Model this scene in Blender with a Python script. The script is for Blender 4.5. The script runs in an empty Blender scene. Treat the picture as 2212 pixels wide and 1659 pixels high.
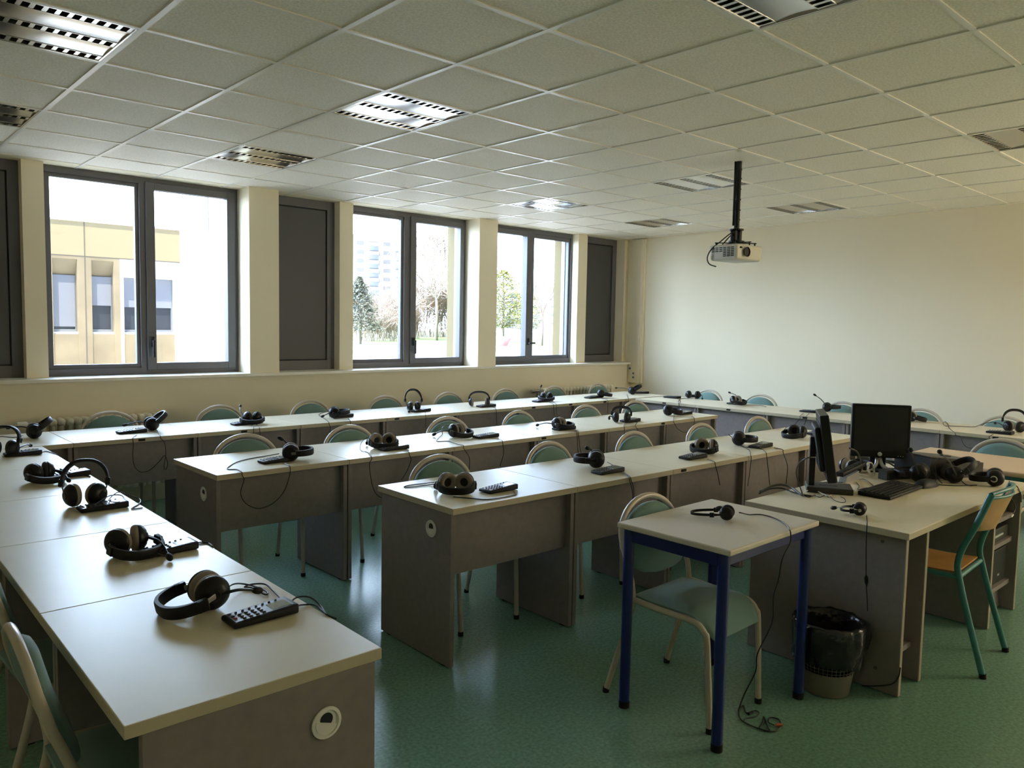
import bpy, bmesh, math, random
from mathutils import Vector, Matrix, Euler

random.seed(7)
PI = math.pi
SC = bpy.context.scene
COL = SC.collection
TOP = 0.745            # desk top height
CEIL = 2.7777

# ------------------------------------------------------------------ materials
MATS = {}

def mat(name, col, rough=0.5, metal=0.0, spec=0.5, noise=None, bump=None, coat=0.0, sheen=0.0):
    """Principled material; noise=(scale, amount) varies the colour, bump=(scale, strength)."""
    m = bpy.data.materials.new(name)
    m.use_nodes = True
    nt = m.node_tree
    b = nt.nodes['Principled BSDF']
    b.inputs['Base Color'].default_value = (*col, 1)
    b.inputs['Roughness'].default_value = rough
    b.inputs['Metallic'].default_value = metal
    b.inputs['Specular IOR Level'].default_value = spec
    b.inputs['Coat Weight'].default_value = coat
    b.inputs['Sheen Weight'].default_value = sheen
    tc = nt.nodes.new('ShaderNodeTexCoord')
    if noise:
        n = nt.nodes.new('ShaderNodeTexNoise')
        n.inputs['Scale'].default_value = noise[0]
        n.inputs['Detail'].default_value = 3
        r = nt.nodes.new('ShaderNodeMix')
        r.data_type = 'RGBA'
        k = noise[1]
        r.inputs[6].default_value = (*[max(0, c * (1 - k)) for c in col], 1)
        r.inputs[7].default_value = (*[min(1, c * (1 + k)) for c in col], 1)
        cr = nt.nodes.new('ShaderNodeMapRange')
        cr.inputs['From Min'].default_value = 0.3
        cr.inputs['From Max'].default_value = 0.7
        nt.links.new(tc.outputs['Object'], n.inputs['Vector'])
        nt.links.new(n.outputs['Fac'], cr.inputs['Value'])
        nt.links.new(cr.outputs['Result'], r.inputs[0])
        nt.links.new(r.outputs[2], b.inputs['Base Color'])
    if bump:
        n = nt.nodes.new('ShaderNodeTexNoise')
        n.inputs['Scale'].default_value = bump[0]
        n.inputs['Detail'].default_value = 2
        bp = nt.nodes.new('ShaderNodeBump')
        bp.inputs['Strength'].default_value = bump[1]
        bp.inputs['Distance'].default_value = 0.012 if name == 'black_bag_plastic' else 0.002
        nt.links.new(tc.outputs['Object'], n.inputs['Vector'])
        nt.links.new(n.outputs['Fac'], bp.inputs['Height'])
        nt.links.new(bp.outputs['Normal'], b.inputs['Normal'])
    MATS[name] = m
    return m

def wood(name, c1, c2, rough, axis=0):
    m = bpy.data.materials.new(name)
    m.use_nodes = True
    nt = m.node_tree
    b = nt.nodes['Principled BSDF']
    b.inputs['Roughness'].default_value = rough
    tc = nt.nodes.new('ShaderNodeTexCoord')
    mp = nt.nodes.new('ShaderNodeMapping')
    sc = [14, 14, 14]
    sc[axis] = 1.5
    mp.inputs['Scale'].default_value = sc
    n = nt.nodes.new('ShaderNodeTexNoise')
    n.inputs['Scale'].default_value = 3
    n.inputs['Detail'].default_value = 4
    r = nt.nodes.new('ShaderNodeMix')
    r.data_type = 'RGBA'
    r.inputs[6].default_value = (*c1, 1)
    r.inputs[7].default_value = (*c2, 1)
    nt.links.new(tc.outputs['Object'], mp.inputs['Vector'])
    nt.links.new(mp.outputs['Vector'], n.inputs['Vector'])
    nt.links.new(n.outputs['Fac'], r.inputs[0])
    nt.links.new(r.outputs[2], b.inputs['Base Color'])
    MATS[name] = m
    return m

WALL = mat('wall_paint', (0.84, 0.755, 0.575), 0.75, spec=0.2, bump=(60, 0.05))
SILLM = mat('sill_paint', (0.80, 0.76, 0.66), 0.4)
TILE = mat('ceiling_tile', (0.89, 0.83, 0.73), 0.65, spec=0.3, noise=(95, 0.12), bump=(160, 0.4))
GRID = mat('ceiling_grid', (0.84, 0.80, 0.72), 0.3, spec=0.6)
FLOOR = mat('green_linoleum', (0.155, 0.290, 0.215), 0.26, spec=0.35, noise=(70, 0.22), bump=(25, 0.04))
FRAME = mat('anthracite_frame', (0.115, 0.112, 0.120), 0.45)
INFILL = mat('charcoal_panel', (0.070, 0.069, 0.072), 0.5)
DARK = mat('black_gap', (0.006, 0.006, 0.007), 0.6)
LAM = mat('cream_laminate', (0.72, 0.65, 0.49), 0.34, spec=0.12, noise=(8, 0.02))
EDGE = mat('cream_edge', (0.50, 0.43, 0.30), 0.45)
GREY = mat('grey_board', (0.235, 0.200, 0.190), 0.6, spec=0.3, noise=(30, 0.06))
STRIP = mat('edge_strip', (0.34, 0.29, 0.22), 0.5)
TUBE = mat('beige_tube', (0.50, 0.44, 0.35), 0.32)
MINT = mat('mint_fabric', (0.155, 0.255, 0.240), 0.85, spec=0.15, sheen=0.2, bump=(400, 0.3))
RUB = mat('black_rubber', (0.008, 0.008, 0.008), 0.6, spec=0.3)
BLK = mat('black_plastic', (0.007, 0.007, 0.008), 0.38, spec=0.3)
BLKM = mat('matt_black_plastic', (0.009, 0.009, 0.010), 0.55, spec=0.3)
CUSH = mat('grey_cushion', (0.24, 0.205, 0.165), 0.75)
CUSHD = mat('black_cushion', (0.016, 0.016, 0.017), 0.6)
SLID = mat('grey_slider', (0.22, 0.21, 0.19), 0.35)
CORD = mat('black_cord', (0.012, 0.012, 0.013), 0.5)
KFACE = mat('blue_grey_keypad', (0.10, 0.115, 0.14), 0.35)
KEYM = mat('black_key', (0.02, 0.02, 0.025), 0.3)
KEYR = mat('red_key', (0.30, 0.05, 0.05), 0.35)
LCD = mat('keypad_display', (0.22, 0.25, 0.20), 0.12)
BLUE = mat('blue_tube', (0.003, 0.013, 0.12), 0.38)
TEAL = mat('teal_tube', (0.040, 0.195, 0.190), 0.4)
WOODC = wood('orange_plywood', (0.46, 0.235, 0.065), (0.56, 0.30, 0.10), 0.4, 1)
WOODT = wood('pale_beech_laminate', (0.60, 0.43, 0.28), (0.66, 0.49, 0.33), 0.4, 1)
WTOP = mat('pale_table_top', (0.62, 0.56, 0.475), 0.45)
WHITE = mat('white_plastic', (0.75, 0.73, 0.68), 0.4)
PWHITE = mat('projector_white', (0.66, 0.63, 0.55), 0.4)
ALU = mat('polished_aluminium', (0.55, 0.535, 0.50), 0.18, metal=1.0)
LOUV = mat('louvre_aluminium', (0.62, 0.60, 0.56), 0.22, metal=1.0)
TRAY = mat('louvre_shadow_tray', (0.10, 0.095, 0.085), 0.4)
TUBEL = mat('lamp_tube_glass', (0.8, 0.8, 0.78), 0.3)
RADI = mat('radiator_enamel', (0.74, 0.68, 0.55), 0.4)
BRASS = mat('dull_metal', (0.35, 0.31, 0.26), 0.35, metal=0.8)
SILV = mat('silver_plastic', (0.50, 0.50, 0.49), 0.3, metal=0.4)
GREYP = mat('dark_grey_plastic', (0.034, 0.032, 0.029), 0.5, spec=0.35)
GREYL = mat('olive_grey_plastic', (0.095, 0.090, 0.074), 0.5, spec=0.35)
EMBL = mat('pale_emblem', (0.55, 0.55, 0.53), 0.4)
SCRN = mat('monitor_screen', (0.006, 0.006, 0.006), 0.28)
BAGM = mat('black_bag_plastic', (0.012, 0.012, 0.013), 0.25, bump=(20, 1.0))
BINM = mat('taupe_mesh', (0.17, 0.145, 0.11), 0.5)
ORNG = mat('orange_plug', (0.60, 0.13, 0.05), 0.5)
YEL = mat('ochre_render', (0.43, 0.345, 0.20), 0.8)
YELR = mat('ochre_reveal_darkened', (0.14, 0.102, 0.040), 0.8)  # ochre darkened in colour to offset the bright skylight on the reveals
YELP = mat('tan_panel', (0.36, 0.285, 0.175), 0.8, noise=(1.5, 0.14))
EWHT = mat('white_render', (0.80, 0.79, 0.76), 0.8)
EBLD = mat('white_blind', (0.30, 0.31, 0.35), 0.6)
EGLS = mat('far_window_glass', (0.05, 0.055, 0.07), 0.3)
EJNT = mat('joint_grey', (0.18, 0.15, 0.12), 0.8)
ROOFM = mat('roof_membrane', (0.84, 0.82, 0.79), 0.8)
LAWN = mat('lawn_green', (0.16, 0.20, 0.06), 0.9, noise=(2, 0.3))
PATH = mat('pale_paving', (0.42, 0.41, 0.39), 0.9)
REDB = mat('red_brown_bed', (0.26, 0.12, 0.09), 0.9, noise=(6, 0.4))
BARK = mat('pale_bark', (0.36, 0.30, 0.24), 0.9)
TWIG = mat('brown_twig', (0.30, 0.235, 0.18), 0.9)
LEAFD = mat('dark_needles', (0.16, 0.18, 0.14), 0.8)
LEAFY = mat('yellow_green_leaves', (0.27, 0.27, 0.08), 0.8)
TOWR = mat('tower_render', (0.40, 0.395, 0.39), 0.8)
TOWW = mat('tower_window', (0.24, 0.23, 0.22), 0.5)
STEEL = mat('galvanised_steel', (0.30, 0.31, 0.33), 0.5, metal=0.5)

def glass_mat():
    m = bpy.data.materials.new('window_glass')
    m.use_nodes = True
    nt = m.node_tree
    nt.nodes.clear()
    o = nt.nodes.new('ShaderNodeOutputMaterial')
    t = nt.nodes.new('ShaderNodeBsdfTransparent')
    t.inputs['Color'].default_value = (0.94, 0.95, 0.95, 1)
    g = nt.nodes.new('ShaderNodeBsdfGlossy')
    g.inputs['Roughness'].default_value = 0.02
    f = nt.nodes.new('ShaderNodeFresnel')
    f.inputs['IOR'].default_value = 1.45
    x = nt.nodes.new('ShaderNodeMixShader')
    ge = nt.nodes.new('ShaderNodeNewGeometry')
    iv = nt.nodes.new('ShaderNodeMath'); iv.operation = 'SUBTRACT'
    iv.inputs[0].default_value = 1.0
    mu = nt.nodes.new('ShaderNodeMath'); mu.operation = 'MULTIPLY'
    nt.links.new(ge.outputs['Backfacing'], iv.inputs[1])
    nt.links.new(f.outputs[0], mu.inputs[0])
    nt.links.new(iv.outputs[0], mu.inputs[1])
    nt.links.new(mu.outputs[0], x.inputs[0])
    nt.links.new(t.outputs[0], x.inputs[1])
    nt.links.new(g.outputs[0], x.inputs[2])
    nt.links.new(x.outputs[0], o.inputs[0])
    MATS['window_glass'] = m
    return m
GLASS = glass_mat()

# ------------------------------------------------------------------ mesh helpers
def new():
    return bmesh.new()

def box(bm, x0, x1, y0, y1, z0, z1, bev=0.0, seg=2):
    r = bmesh.ops.create_cube(bm, size=1)
    vs = r['verts']
    for v in vs:
        v.co = Vector((x0 + (v.co.x + .5) * (x1 - x0), y0 + (v.co.y + .5) * (y1 - y0), z0 + (v.co.z + .5) * (z1 - z0)))
    if bev > 0:
        es = list({e for v in vs for e in v.link_edges})
        r = bmesh.ops.bevel(bm, geom=es, offset=bev, segments=seg, profile=.5, affect='EDGES')
        vs = r['verts']
    return vs

def xform(bm, vs, M):
    for v in vs:
        v.co = M @ v.co

def tube(bm, pts, r, n=8, caps=True, r2=None):
    """Tube along points (parallel transport frame)."""
    pts = [Vector(p) for p in pts]
    N = len(pts)
    T = [(pts[min(i + 1, N - 1)] - pts[max(i - 1, 0)]).normalized() for i in range(N)]
    up = Vector((0, 0, 1)) if abs(T[0].z) < .9 else Vector((1, 0, 0))
    a = (up - T[0] * up.dot(T[0])).normalized()
    rings = []
    for i in range(N):
        a = (a - T[i] * a.dot(T[i]))
        if a.length < 1e-6:
            a = T[i].orthogonal()
        a.normalize()
        b = T[i].cross(a)
        rr = r if r2 is None else r + (r2 - r) * i / (N - 1)
        rings.append([bm.verts.new(pts[i] + (a * math.cos(2 * PI * k / n) + b * math.sin(2 * PI * k / n)) * rr) for k in range(n)])
    for i in range(N - 1):
        for k in range(n):
            bm.faces.new((rings[i][k], rings[i][(k + 1) % n], rings[i + 1][(k + 1) % n], rings[i + 1][k]))
    if caps and n > 2:
        bm.faces.new(rings[0][::-1])
        bm.faces.new(rings[-1])
    return [v for g in rings for v in g]

def strip(bm, pts, wv, th, wd):
    """Flat band of width wd (along wv) and thickness th following pts; th/wd may be per-point lists."""
    pts = [Vector(p) for p in pts]
    N = len(pts)
    rings = []
    for i in range(N):
        t = (pts[min(i + 1, N - 1)] - pts[max(i - 1, 0)]).normalized()
        w = Vector(wv)
        n = t.cross(w).normalized()
        h = (th[i] if isinstance(th, list) else th) / 2
        d = (wd[i] if isinstance(wd, list) else wd) / 2
        c = .35
        rings.append([bm.verts.new(pts[i] + n * h * a + w * d * b) for a, b in
                      ((1, -1 + c), (1, 1 - c), (1 - c, 1), (-1 + c, 1), (-1, 1 - c), (-1, -1 + c), (-1 + c, -1), (1 - c, -1))])
    m = 8
    for i in range(N - 1):
        for k in range(m):
            bm.faces.new((rings[i][k], rings[i][(k + 1) % m], rings[i + 1][(k + 1) % m], rings[i + 1][k]))
    bm.faces.new(rings[0][::-1])
    bm.faces.new(rings[-1])

def lathe(bm, prof, n=24, M=None):
    """Revolve profile [(axial, radius)] about the local X axis."""
    rings = []
    for a, r in prof:
        if r < 1e-6:
            rings.append([bm.verts.new((a, 0, 0))])
        else:
            rings.append([bm.verts.new((a, r * math.cos(2 * PI * k / n), r * math.sin(2 * PI * k / n))) for k in range(n)])
    for i in range(len(rings) - 1):
        A, B = rings[i], rings[i + 1]
        for k in range(n):
            k2 = (k + 1) % n
            if len(A) == 1 and len(B) == 1:
                continue
            if len(A) == 1:
                bm.faces.new((A[0], B[k2], B[k]))
            elif len(B) == 1:
                bm.faces.new((A[k], A[k2], B[0]))
            else:
                bm.faces.new((A[k], A[k2], B[k2], B[k]))
    vs = [v for g in rings for v in g]
    if M is not None:
        xform(bm, vs, M)
    return vs

def prism(bm, poly, y0, y1):
    """Extrude an (x, z) polygon along y."""
    a = [bm.verts.new((x, y0, z)) for x, z in poly]
    b = [bm.verts.new((x, y1, z)) for x, z in poly]
    n = len(poly)
    bm.faces.new(a)
    bm.faces.new(b[::-1])
    for i in range(n):
        bm.faces.new((a[i], b[i], b[(i + 1) % n], a[(i + 1) % n]))
    return a + b

def spline(pts, k=5):
    pts = [Vector(p) for p in pts]
    if len(pts) < 3:
        return [v.copy() for v in pts]
    P = [pts[0] * 2 - pts[1]] + pts + [pts[-1] * 2 - pts[-2]]
    out = []
    for i in range(1, len(P) - 2):
        p0, p1, p2, p3 = P[i - 1:i + 3]
        for j in range(k):
            t = j / k
            out.append(.5 * ((2 * p1) + (p2 - p0) * t + (2 * p0 - 5 * p1 + 4 * p2 - p3) * t * t + (3 * p1 - p0 - 3 * p2 + p3) * t ** 3))
    out.append(pts[-1])
    return out

def obj(name, bm, m, parent=None, smooth=False, auto=None):
    bmesh.ops.recalc_face_normals(bm, faces=bm.faces)
    me = bpy.data.meshes.new(name)
    bm.to_mesh(me)
    bm.free()
    ms = m if isinstance(m, (list, tuple)) else [m]
    for q in ms:
        me.materials.append(q)
    if smooth:
        for p in me.polygons:
            p.use_smooth = True
        if auto:
            me.set_sharp_from_angle(angle=math.radians(auto))
    o = bpy.data.objects.new(name, me)
    COL.objects.link(o)
    if parent is not None:
        o.parent = parent
    return o

def thing(name, label, cat, loc=(0, 0, 0), rz=0.0, group=None):
    o = bpy.data.objects.new(name, None)
    COL.objects.link(o)
    o.empty_display_size = .1
    o.location = loc
    o.rotation_euler = (0, 0, rz)
    o['label'] = label
    o['category'] = cat
    if group:
        o['group'] = group
    return o

def tag(o, label, cat, group=None):
    o['label'] = label
    o['category'] = cat
    if group:
        o['group'] = group
    return o

def structure(o, kind='structure'):
    o['kind'] = kind
    return o

def dup(root, loc, rz, label, group=None):
    """Copy a thing with its parts and sub-parts."""
    r = root.copy()
    COL.objects.link(r)
    r.location = loc
    r.rotation_euler = (0, 0, rz)
    r['label'] = label
    if group:
        r['group'] = group
    for ch in list(root.children):
        c = ch.copy()
        COL.objects.link(c)
        c.parent = r
        for g in list(ch.children):
            d = g.copy()
            COL.objects.link(d)
            d.parent = c
    return r

def local(parent, p):
    """World point in the frame of a thing that was placed by location and rotation."""
    M = Matrix.LocRotScale(parent.location, parent.rotation_euler, None)
    return M.inverted() @ Vector(p)

def cord(parent, pts, r=0.0026, name='cord', m=None):
    """Cable through world points, child of a thing."""
    bm = new()
    q = spline(pts, 5)
    for i, c in enumerate(q[:-1]):
        a, b = pts[i // 5], pts[min(i // 5 + 1, len(pts) - 1)]
        c.z = max(c.z, min(a[2], b[2]))
    tube(bm, [local(parent, p) for p in q], r, 6)
    return obj(name, bm, m or CORD, parent, smooth=True)

# ------------------------------------------------------------------ room shell
RA, RB = Vector((8.60, 6.97, 0)), Vector((8.145, -2.3, 0))    # plain wall on the right, not quite square to the windows
LX, BY = -1.7, -2.3
WY = 6.97            # inner face of the wall under the sill
FY = 7.21            # window frames

bm = new(); box(bm, LX - .2, 9.0, BY - .2, 7.6, -.12, 0)
floor = structure(obj('floor', bm, FLOOR))

bm = new()
box(bm, LX - .2, 8.9, WY, 7.55, 0, 1.045)                       # parapet under the sill
box(bm, LX - .2, 8.9, 7.0, 7.55, 2.775, 3.3)                    # lintel
box(bm, LX - .2, .66, 6.98, 7.55, 1.045, 2.80)
for x0, x1, yf in ((1.293, 1.445, 7.10), (3.050, 3.338, 6.95), (4.068, 4.224, 7.10), (5.791, 6.066, 6.95), (7.615, 7.79, 7.10), (8.52, 8.9, 7.06)):
    box(bm, x0, x1, yf, 7.36, 1.045, 2.80)
structure(obj('wall_window', bm, WALL))

bm = new()
d = (RB - RA).normalized(); nrm = Vector((d.y, -d.x, 0)); nrm = nrm if nrm.x > 0 else -nrm
vs = []
for a in (RA - d * .6, RB + d * .4):
    for z in (0, 3.3):
        for o_ in (0, .2):
            vs.append(bm.verts.new(a + nrm * o_ + Vector((0, 0, z))))
for f in ((0, 1, 3, 2), (4, 6, 7, 5), (0, 4, 5, 1), (2, 3, 7, 6), (0, 2, 6, 4), (1, 5, 7, 3)):
    bm.faces.new([vs[i] for i in f])
structure(obj('wall_right', bm, WALL))
bm = new(); box(bm, LX - .2, LX, BY - .2, 7.55, 0, 3.3); structure(obj('wall_left', bm, WALL))
bm = new(); box(bm, LX - .2, 8.6, BY - .2, BY, 0, 3.3); structure(obj('wall_back', bm, WALL))

# window sill ledge
bm = new(); box(bm, LX, 8.60, 6.915, FY + .02, 1.043, 1.072, .004)
structure(obj('trim_1', bm, SILLM))

# dado under the plain wall
bm = new()
for i, (a, b) in enumerate(((RA, RB),)):
    pass
M_R = Matrix.LocRotScale(RA, Euler((0, 0, math.atan2(d.y, d.x))), None)
vs = box(bm, .0, 9.2, -.012, 0.0, 0, .08)
xform(bm, vs, M_R)
structure(obj('baseboard_right', bm, GREY))

# ceiling: 60 cm tiles, with openings where the recessed lights sit, on a white T-bar grid
GX, GY = 2.2990, 2.3437
LIGHTS = [(-3, 2), (-3, 5), (0, 2), (0, 5), (5, 2), (5, 5), (8, 2), (8, 5), (0, -2), (5, -2)]
bm = new()
XS = [LX] + [GX + .6 * i for i in range(-6, 11)] + [8.75]
YS = [BY] + [GY + .6 * j for j in range(-7, 8)] + [7.22]
for i in range(len(XS) - 1):
    for j in range(len(YS) - 1):
        gi, gj = i - 7, j - 8
        if (gi, gj) in LIGHTS:
            continue
        box(bm, XS[i], XS[i + 1], YS[j], YS[j + 1], CEIL, CEIL + .018)
ceiling = structure(obj('ceiling', bm, TILE))
bm = new()
for x in XS[1:-1]:
    box(bm, x - .012, x + .012, BY, 7.22, CEIL - .006, CEIL + .002)
for y in YS[1:-1]:
    for i in range(len(XS) - 1):
        box(bm, XS[i] + .012, XS[i + 1] - .012, y - .012, y + .012, CEIL - .0055, CEIL + .002)
g = obj('ceiling_grid', bm, GRID, ceiling)
bm = new(); box(bm, LX - .2, 9.0, BY - .2, 7.55, 3.2, 3.35); structure(obj('ceiling_slab', bm, EWHT))

# ------------------------------------------------------------------ windows
def bars(bm, x0, x1, z0, z1, y0, y1, l, r, b, t, bev=.003):
    """Rectangular frame in the XZ plane."""
    box(bm, x0, x0 + l, y0, y1, z0, z1, bev)
    box(bm, x1 - r, x1, y0, y1, z0, z1, bev)
    box(bm, x0 + l - .002, x1 - r + .002, y0, y1, z0, z0 + b, bev)
    box(bm, x0 + l - .002, x1 - r + .002, y0, y1, z1 - t, z1, bev)

def window(n, x0, x1, gl, sash_side, z0=1.072, z1=2.775):
    """gl = (left pane x0, x1, right pane x0, x1): glass areas; the sash opens on sash_side."""
    a0, a1, b0, b1 = gl
    bm = new()
    bars(bm, x0, x1, z0, z1, FY, FY + .09, .045, .05, .06, .055)
    box(bm, a1 + .01, b0 - .06 if sash_side == 'r' else b0 - .01, FY + .001, FY + .089, z0 + .05, z1 - .05, .003)
    if sash_side == 'r':
        bars(bm, x0 + .03, a1 + .03, z0 + .04, z1 - .04, FY + .02, FY + .07, a0 - x0 - .03, .05, 1.165 - z0 - .04 - .0, z1 - .04 - 2.69)
    w = structure(obj('window_%d' % n, bm, FRAME))
    bm = new()
    if sash_side == 'r':
        sx0, sx1, gx0, gx1 = b0 - .075, x1 - .03, b0, b1
    else:
        sx0, sx1, gx0, gx1 = x0 + .03, a1 + .075, a0, a1
    bars(bm, sx0, sx1, z0 + .035, z1 - .035, FY - .018, FY + .06, gx0 - sx0, sx1 - gx1, 1.172 - z0 - .035, z1 - .035 - 2.675, .005)
    obj('sash', bm, FRAME, w)
    if sash_side == 'l':
        bm = new()
        bars(bm, b0 - .02, b1 + .05, z0 + .04, z1 - .04, FY + .02, FY + .07, .02, .05, 1.175 - z0 - .04, z1 - .04 - 2.67)
        obj('fixed_bead', bm, FRAME, w)
    for p, q in ((a0 - .02, a1 + .02), (b0 - .02, b1 + .02)):
        bm = new(); box(bm, p, q, FY + .04, FY + .046, 1.15, 2.70)
        obj('glass_pane', bm, GLASS, w)
    hx = b0 - .037 if sash_side == 'r' else a1 + .04
    bm = new()
    box(bm, hx - .016, hx + .016, FY - .032, FY - .016, 1.31, 1.40, .004)
    if sash_side == 'r':
        box(bm, hx - .010, hx + .010, FY - .066, FY - .03, 1.352, 1.372, .004)
        box(bm, hx - .011, hx + .011, FY - .072, FY - .056, 1.22, 1.372, .005)
    else:
        box(bm, hx - .010, hx + .010, FY - .066, FY - .03, 1.325, 1.345, .004)
        box(bm, hx - .011, hx + .085, FY - .072, FY - .056, 1.325, 1.347, .005)
    obj('handle', bm, BLK, w)
    return w

k = FY / 7.18
window(1, 1.425, 3.052, (1.510, 2.172, 2.306, 2.946), 'r')
window(2, 4.195, 5.792, (4.262, 4.920, 5.082, 5.706), 'r')
window(3, 6.055, 7.640, (6.150, 6.776, 6.924, 7.562), 'l')

def blind_panel(n, x0, x1):
    z0, z1 = 1.072, 2.775
    bm = new()
    bars(bm, x0, x1, z0, z1, FY, FY + .09, .085, .085, .095, .085)
    w = structure(obj('window_%d' % n, bm, FRAME))
    bm = new(); box(bm, x0 + .08, x1 - .08, FY + .022, FY + .05, z0 + .09, z1 - .08)
    obj('gasket', bm, DARK, w)
    bm = new(); box(bm, x0 + .095, x1 - .095, FY + .012, FY + .06, z0 + .105, z1 - .095, .004)
    obj('infill_panel', bm, INFILL, w)
blind_panel(4, .655, 1.300)
blind_panel(5, 3.330, 4.072)
blind_panel(6, 7.780, 8.525)

# reveals and shutter guides outside the frames
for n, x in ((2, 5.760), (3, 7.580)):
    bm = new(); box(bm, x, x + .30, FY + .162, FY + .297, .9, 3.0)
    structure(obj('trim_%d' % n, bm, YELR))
    bm = new(); box(bm, x - .008, x + .02, FY + .095, FY + .16, 1.07, 2.775, .004)
    structure(obj('trim_%d' % (n + 2), bm, STEEL))

# cable trunking in the corner on the plain wall
tr = thing('cable_trunking', 'cream vertical cable trunking with sockets in the corner beside the last dark panel', 'trunking', (RA.x, RA.y, 0), math.atan2(d.y, d.x))
bm = new()
vs = box(bm, .012, .20, -.055, -.001, .79, 2.765, .004)
obj('cover', bm, WALL, tr)
bm = new(); box(bm, .20, .235, -.040, -.001, .79, 2.765, .003)
obj('side_cover', bm, WALL, tr)
for x, z, m_ in ((.05, .985, DARK), (.115, .92, GREYL), (.115, .865, GREYL)):
    bm = new(); box(bm, x - .03, x + .03, -.060, -.054, z - .026, z + .026, .003)
    so = obj('socket', bm, WHITE, tr)
    bm = new(); lathe(bm, [(0, 0), (0, .014), (-.003, .014), (-.003, 0)], 12, Matrix.Translation((x, -.0605, z)) @ Matrix.Rotation(PI / 2, 4, 'Z'))
    obj('socket_hole', bm, m_, so)

# ------------------------------------------------------------------ radiators
def radiator(x0, x1, z0, z1, label, valve):
    n = int(round((x1 - x0) / .06))
    t = thing('radiator', label, 'radiator', ((x0 + x1) / 2, 6.86, z0 - .02), 0, 'radiators under the windows')
    bm = new()
    w = (x1 - x0) / n
    for i in range(n):
        xc = x0 + (i + .5) * w - (x0 + x1) / 2
        for y in (-.045, 0, .045):
            tube(bm, [(xc, y, .05), (xc, y, z1 - z0 - .03)], .0135, 8, False)
        box(bm, xc - w / 2 + .002, xc + w / 2 - .002, -.066, .066, z1 - z0 - .055, z1 - z0 + .005, .022, 3)
        box(bm, xc - w / 2 + .002, xc + w / 2 - .002, -.066, .066, .02, .08, .022, 3)
    obj('column_bank', bm, RADI, t, smooth=True, auto=40)
    for sx in (-1, 1):
        bm = new(); box(bm, sx * ((x1 - x0) / 2 - .15) - .015, sx * ((x1 - x0) / 2 - .15) + .015, .0, .108, .12, .15)
        obj('wall_bracket', bm, RADI, t)
    h = (x1 - x0) / 2
    bm = new()
    tube(bm, [(-h, 0, z1 - z0 - .03), (-h - .08, 0, z1 - z0 - .03)], .014, 10)
    tube(bm, [(-h - .04, 0, z1 - z0 - .03), (-h - .04, 0, .0 - z0 + .08)], .009, 8)
    v = obj('valve', bm, BRASS, t, smooth=True, auto=40)
    bm = new()
    lathe(bm, [(-.07, 0), (-.07, .022), (-.01, .024), (0, .016), (0, 0)], 14, Matrix.Translation((-h - .075, 0, z1 - z0 - .03)))
    obj('valve_head', bm, valve, v, smooth=True, auto=40)
radiator(1.32, 2.26, .16, .785, 'cream column radiator under the first window, behind the leftmost padded chair', WHITE)
radiator(6.72, 8.05, .16, .80, 'cream column radiator under the last window near the corner trunking', BRASS)

# ------------------------------------------------------------------ ceiling lights
def light_proto():
    t = thing('ceiling_light', '', 'light', (0, 0, CEIL), 0, 'recessed ceiling lights')
    a = .291
    bm = new()
    for x0, x1, y0, y1 in ((-a, a, -a, -a + .012), (-a, a, a - .012, a), (-a, -a + .012, -a, a), (a - .012, a, -a, a)):
        box(bm, x0, x1, y0, y1, -.001, .09)
    box(bm, -a, a, -a, a, .088, .094)
    obj('housing', bm, ALU, t)
    for y in (-.121, .121):
        bm = new()
        n = 10
        prev = None
        for i in range(n + 1):
            f = i / n * 2 - 1
            z = .003 + .004 * (1 - f * f)
            cur = [bm.verts.new((x, y + f * .085, z)) for x in (-a + .012, a - .012)]
            if prev:
                bm.faces.new((prev[0], prev[1], cur[1], cur[0]))
            prev = cur
        obj('reflector', bm, ALU, t, smooth=True)
    for y in (-.243, 0, .243):
        bm = new()
        nb = 12
        w = .034
        for i in range(nb + 1):
            x = -a + .02 + (2 * a - .04) * i / nb
            prism(bm, [(x - .009, 0.002), (x + .009, 0.002), (x + .002, .030), (x - .002, .030)], y - w, y + w)
        for s in (-1, 1):
            box(bm, -a + .012, a - .012, y + s * w - .002, y + s * w + .002, .001, .034)
        lv = obj('louvre', bm, LOUV, t)
        bm = new(); box(bm, -a + .012, a - .012, y - w, y + w, .055, .060)
        obj('channel', bm, TRAY, lv)
        bm = new(); tube(bm, [(-a + .03, y, .046), (a - .03, y, .046)], .008, 8)
        obj('lamp_tube', bm, TUBEL, lv, smooth=True, auto=40)
    return t
LP = light_proto()
LL = ['louvred ceiling light cut off by the left edge, nearest the camera', 'louvred ceiling light cut off by the left edge, above the dark end panel',
      'bright mirror-like louvred ceiling light over the middle of the left half', 'louvred ceiling light close to the wide window',
      'louvred ceiling light behind the projector pole', 'louvred ceiling light with yellow reflection near the far windows',
      'louvred ceiling light near the plain wall, right of the projector pole', 'louvred ceiling light in the far corner beside the plain wall',
      'louvred ceiling light cut off by the top edge', 'louvred ceiling light cut off by the right edge']
for n, (i, j) in enumerate(LIGHTS):
    loc = (GX + .6 * i + .3, GY + .6 * j + .3, CEIL - .004)
    if n == 0:
        LP.location = loc
        LP['label'] = LL[0]
    else:
        dup(LP, loc, 0, LL[n])

# ------------------------------------------------------------------ classroom desks
ROWS = {   # x0, y0, heading, module length, depth, count
    'W': (1.275, 5.623, .008, .807, .66, 9, -1),
    'D2': (1.588, 4.045, .014, .804, .63, 6, 0),
    'D3': (2.113, 2.693, -.013, .804, .63, 5, 0),
    'L': (1.060, 1.634, PI / 2 - .008, .7943, .61, 5, 0),
    'R': (7.055 - .016, 5.615, -PI / 2 + .019, .805, .66, 6, 0),
}

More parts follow.
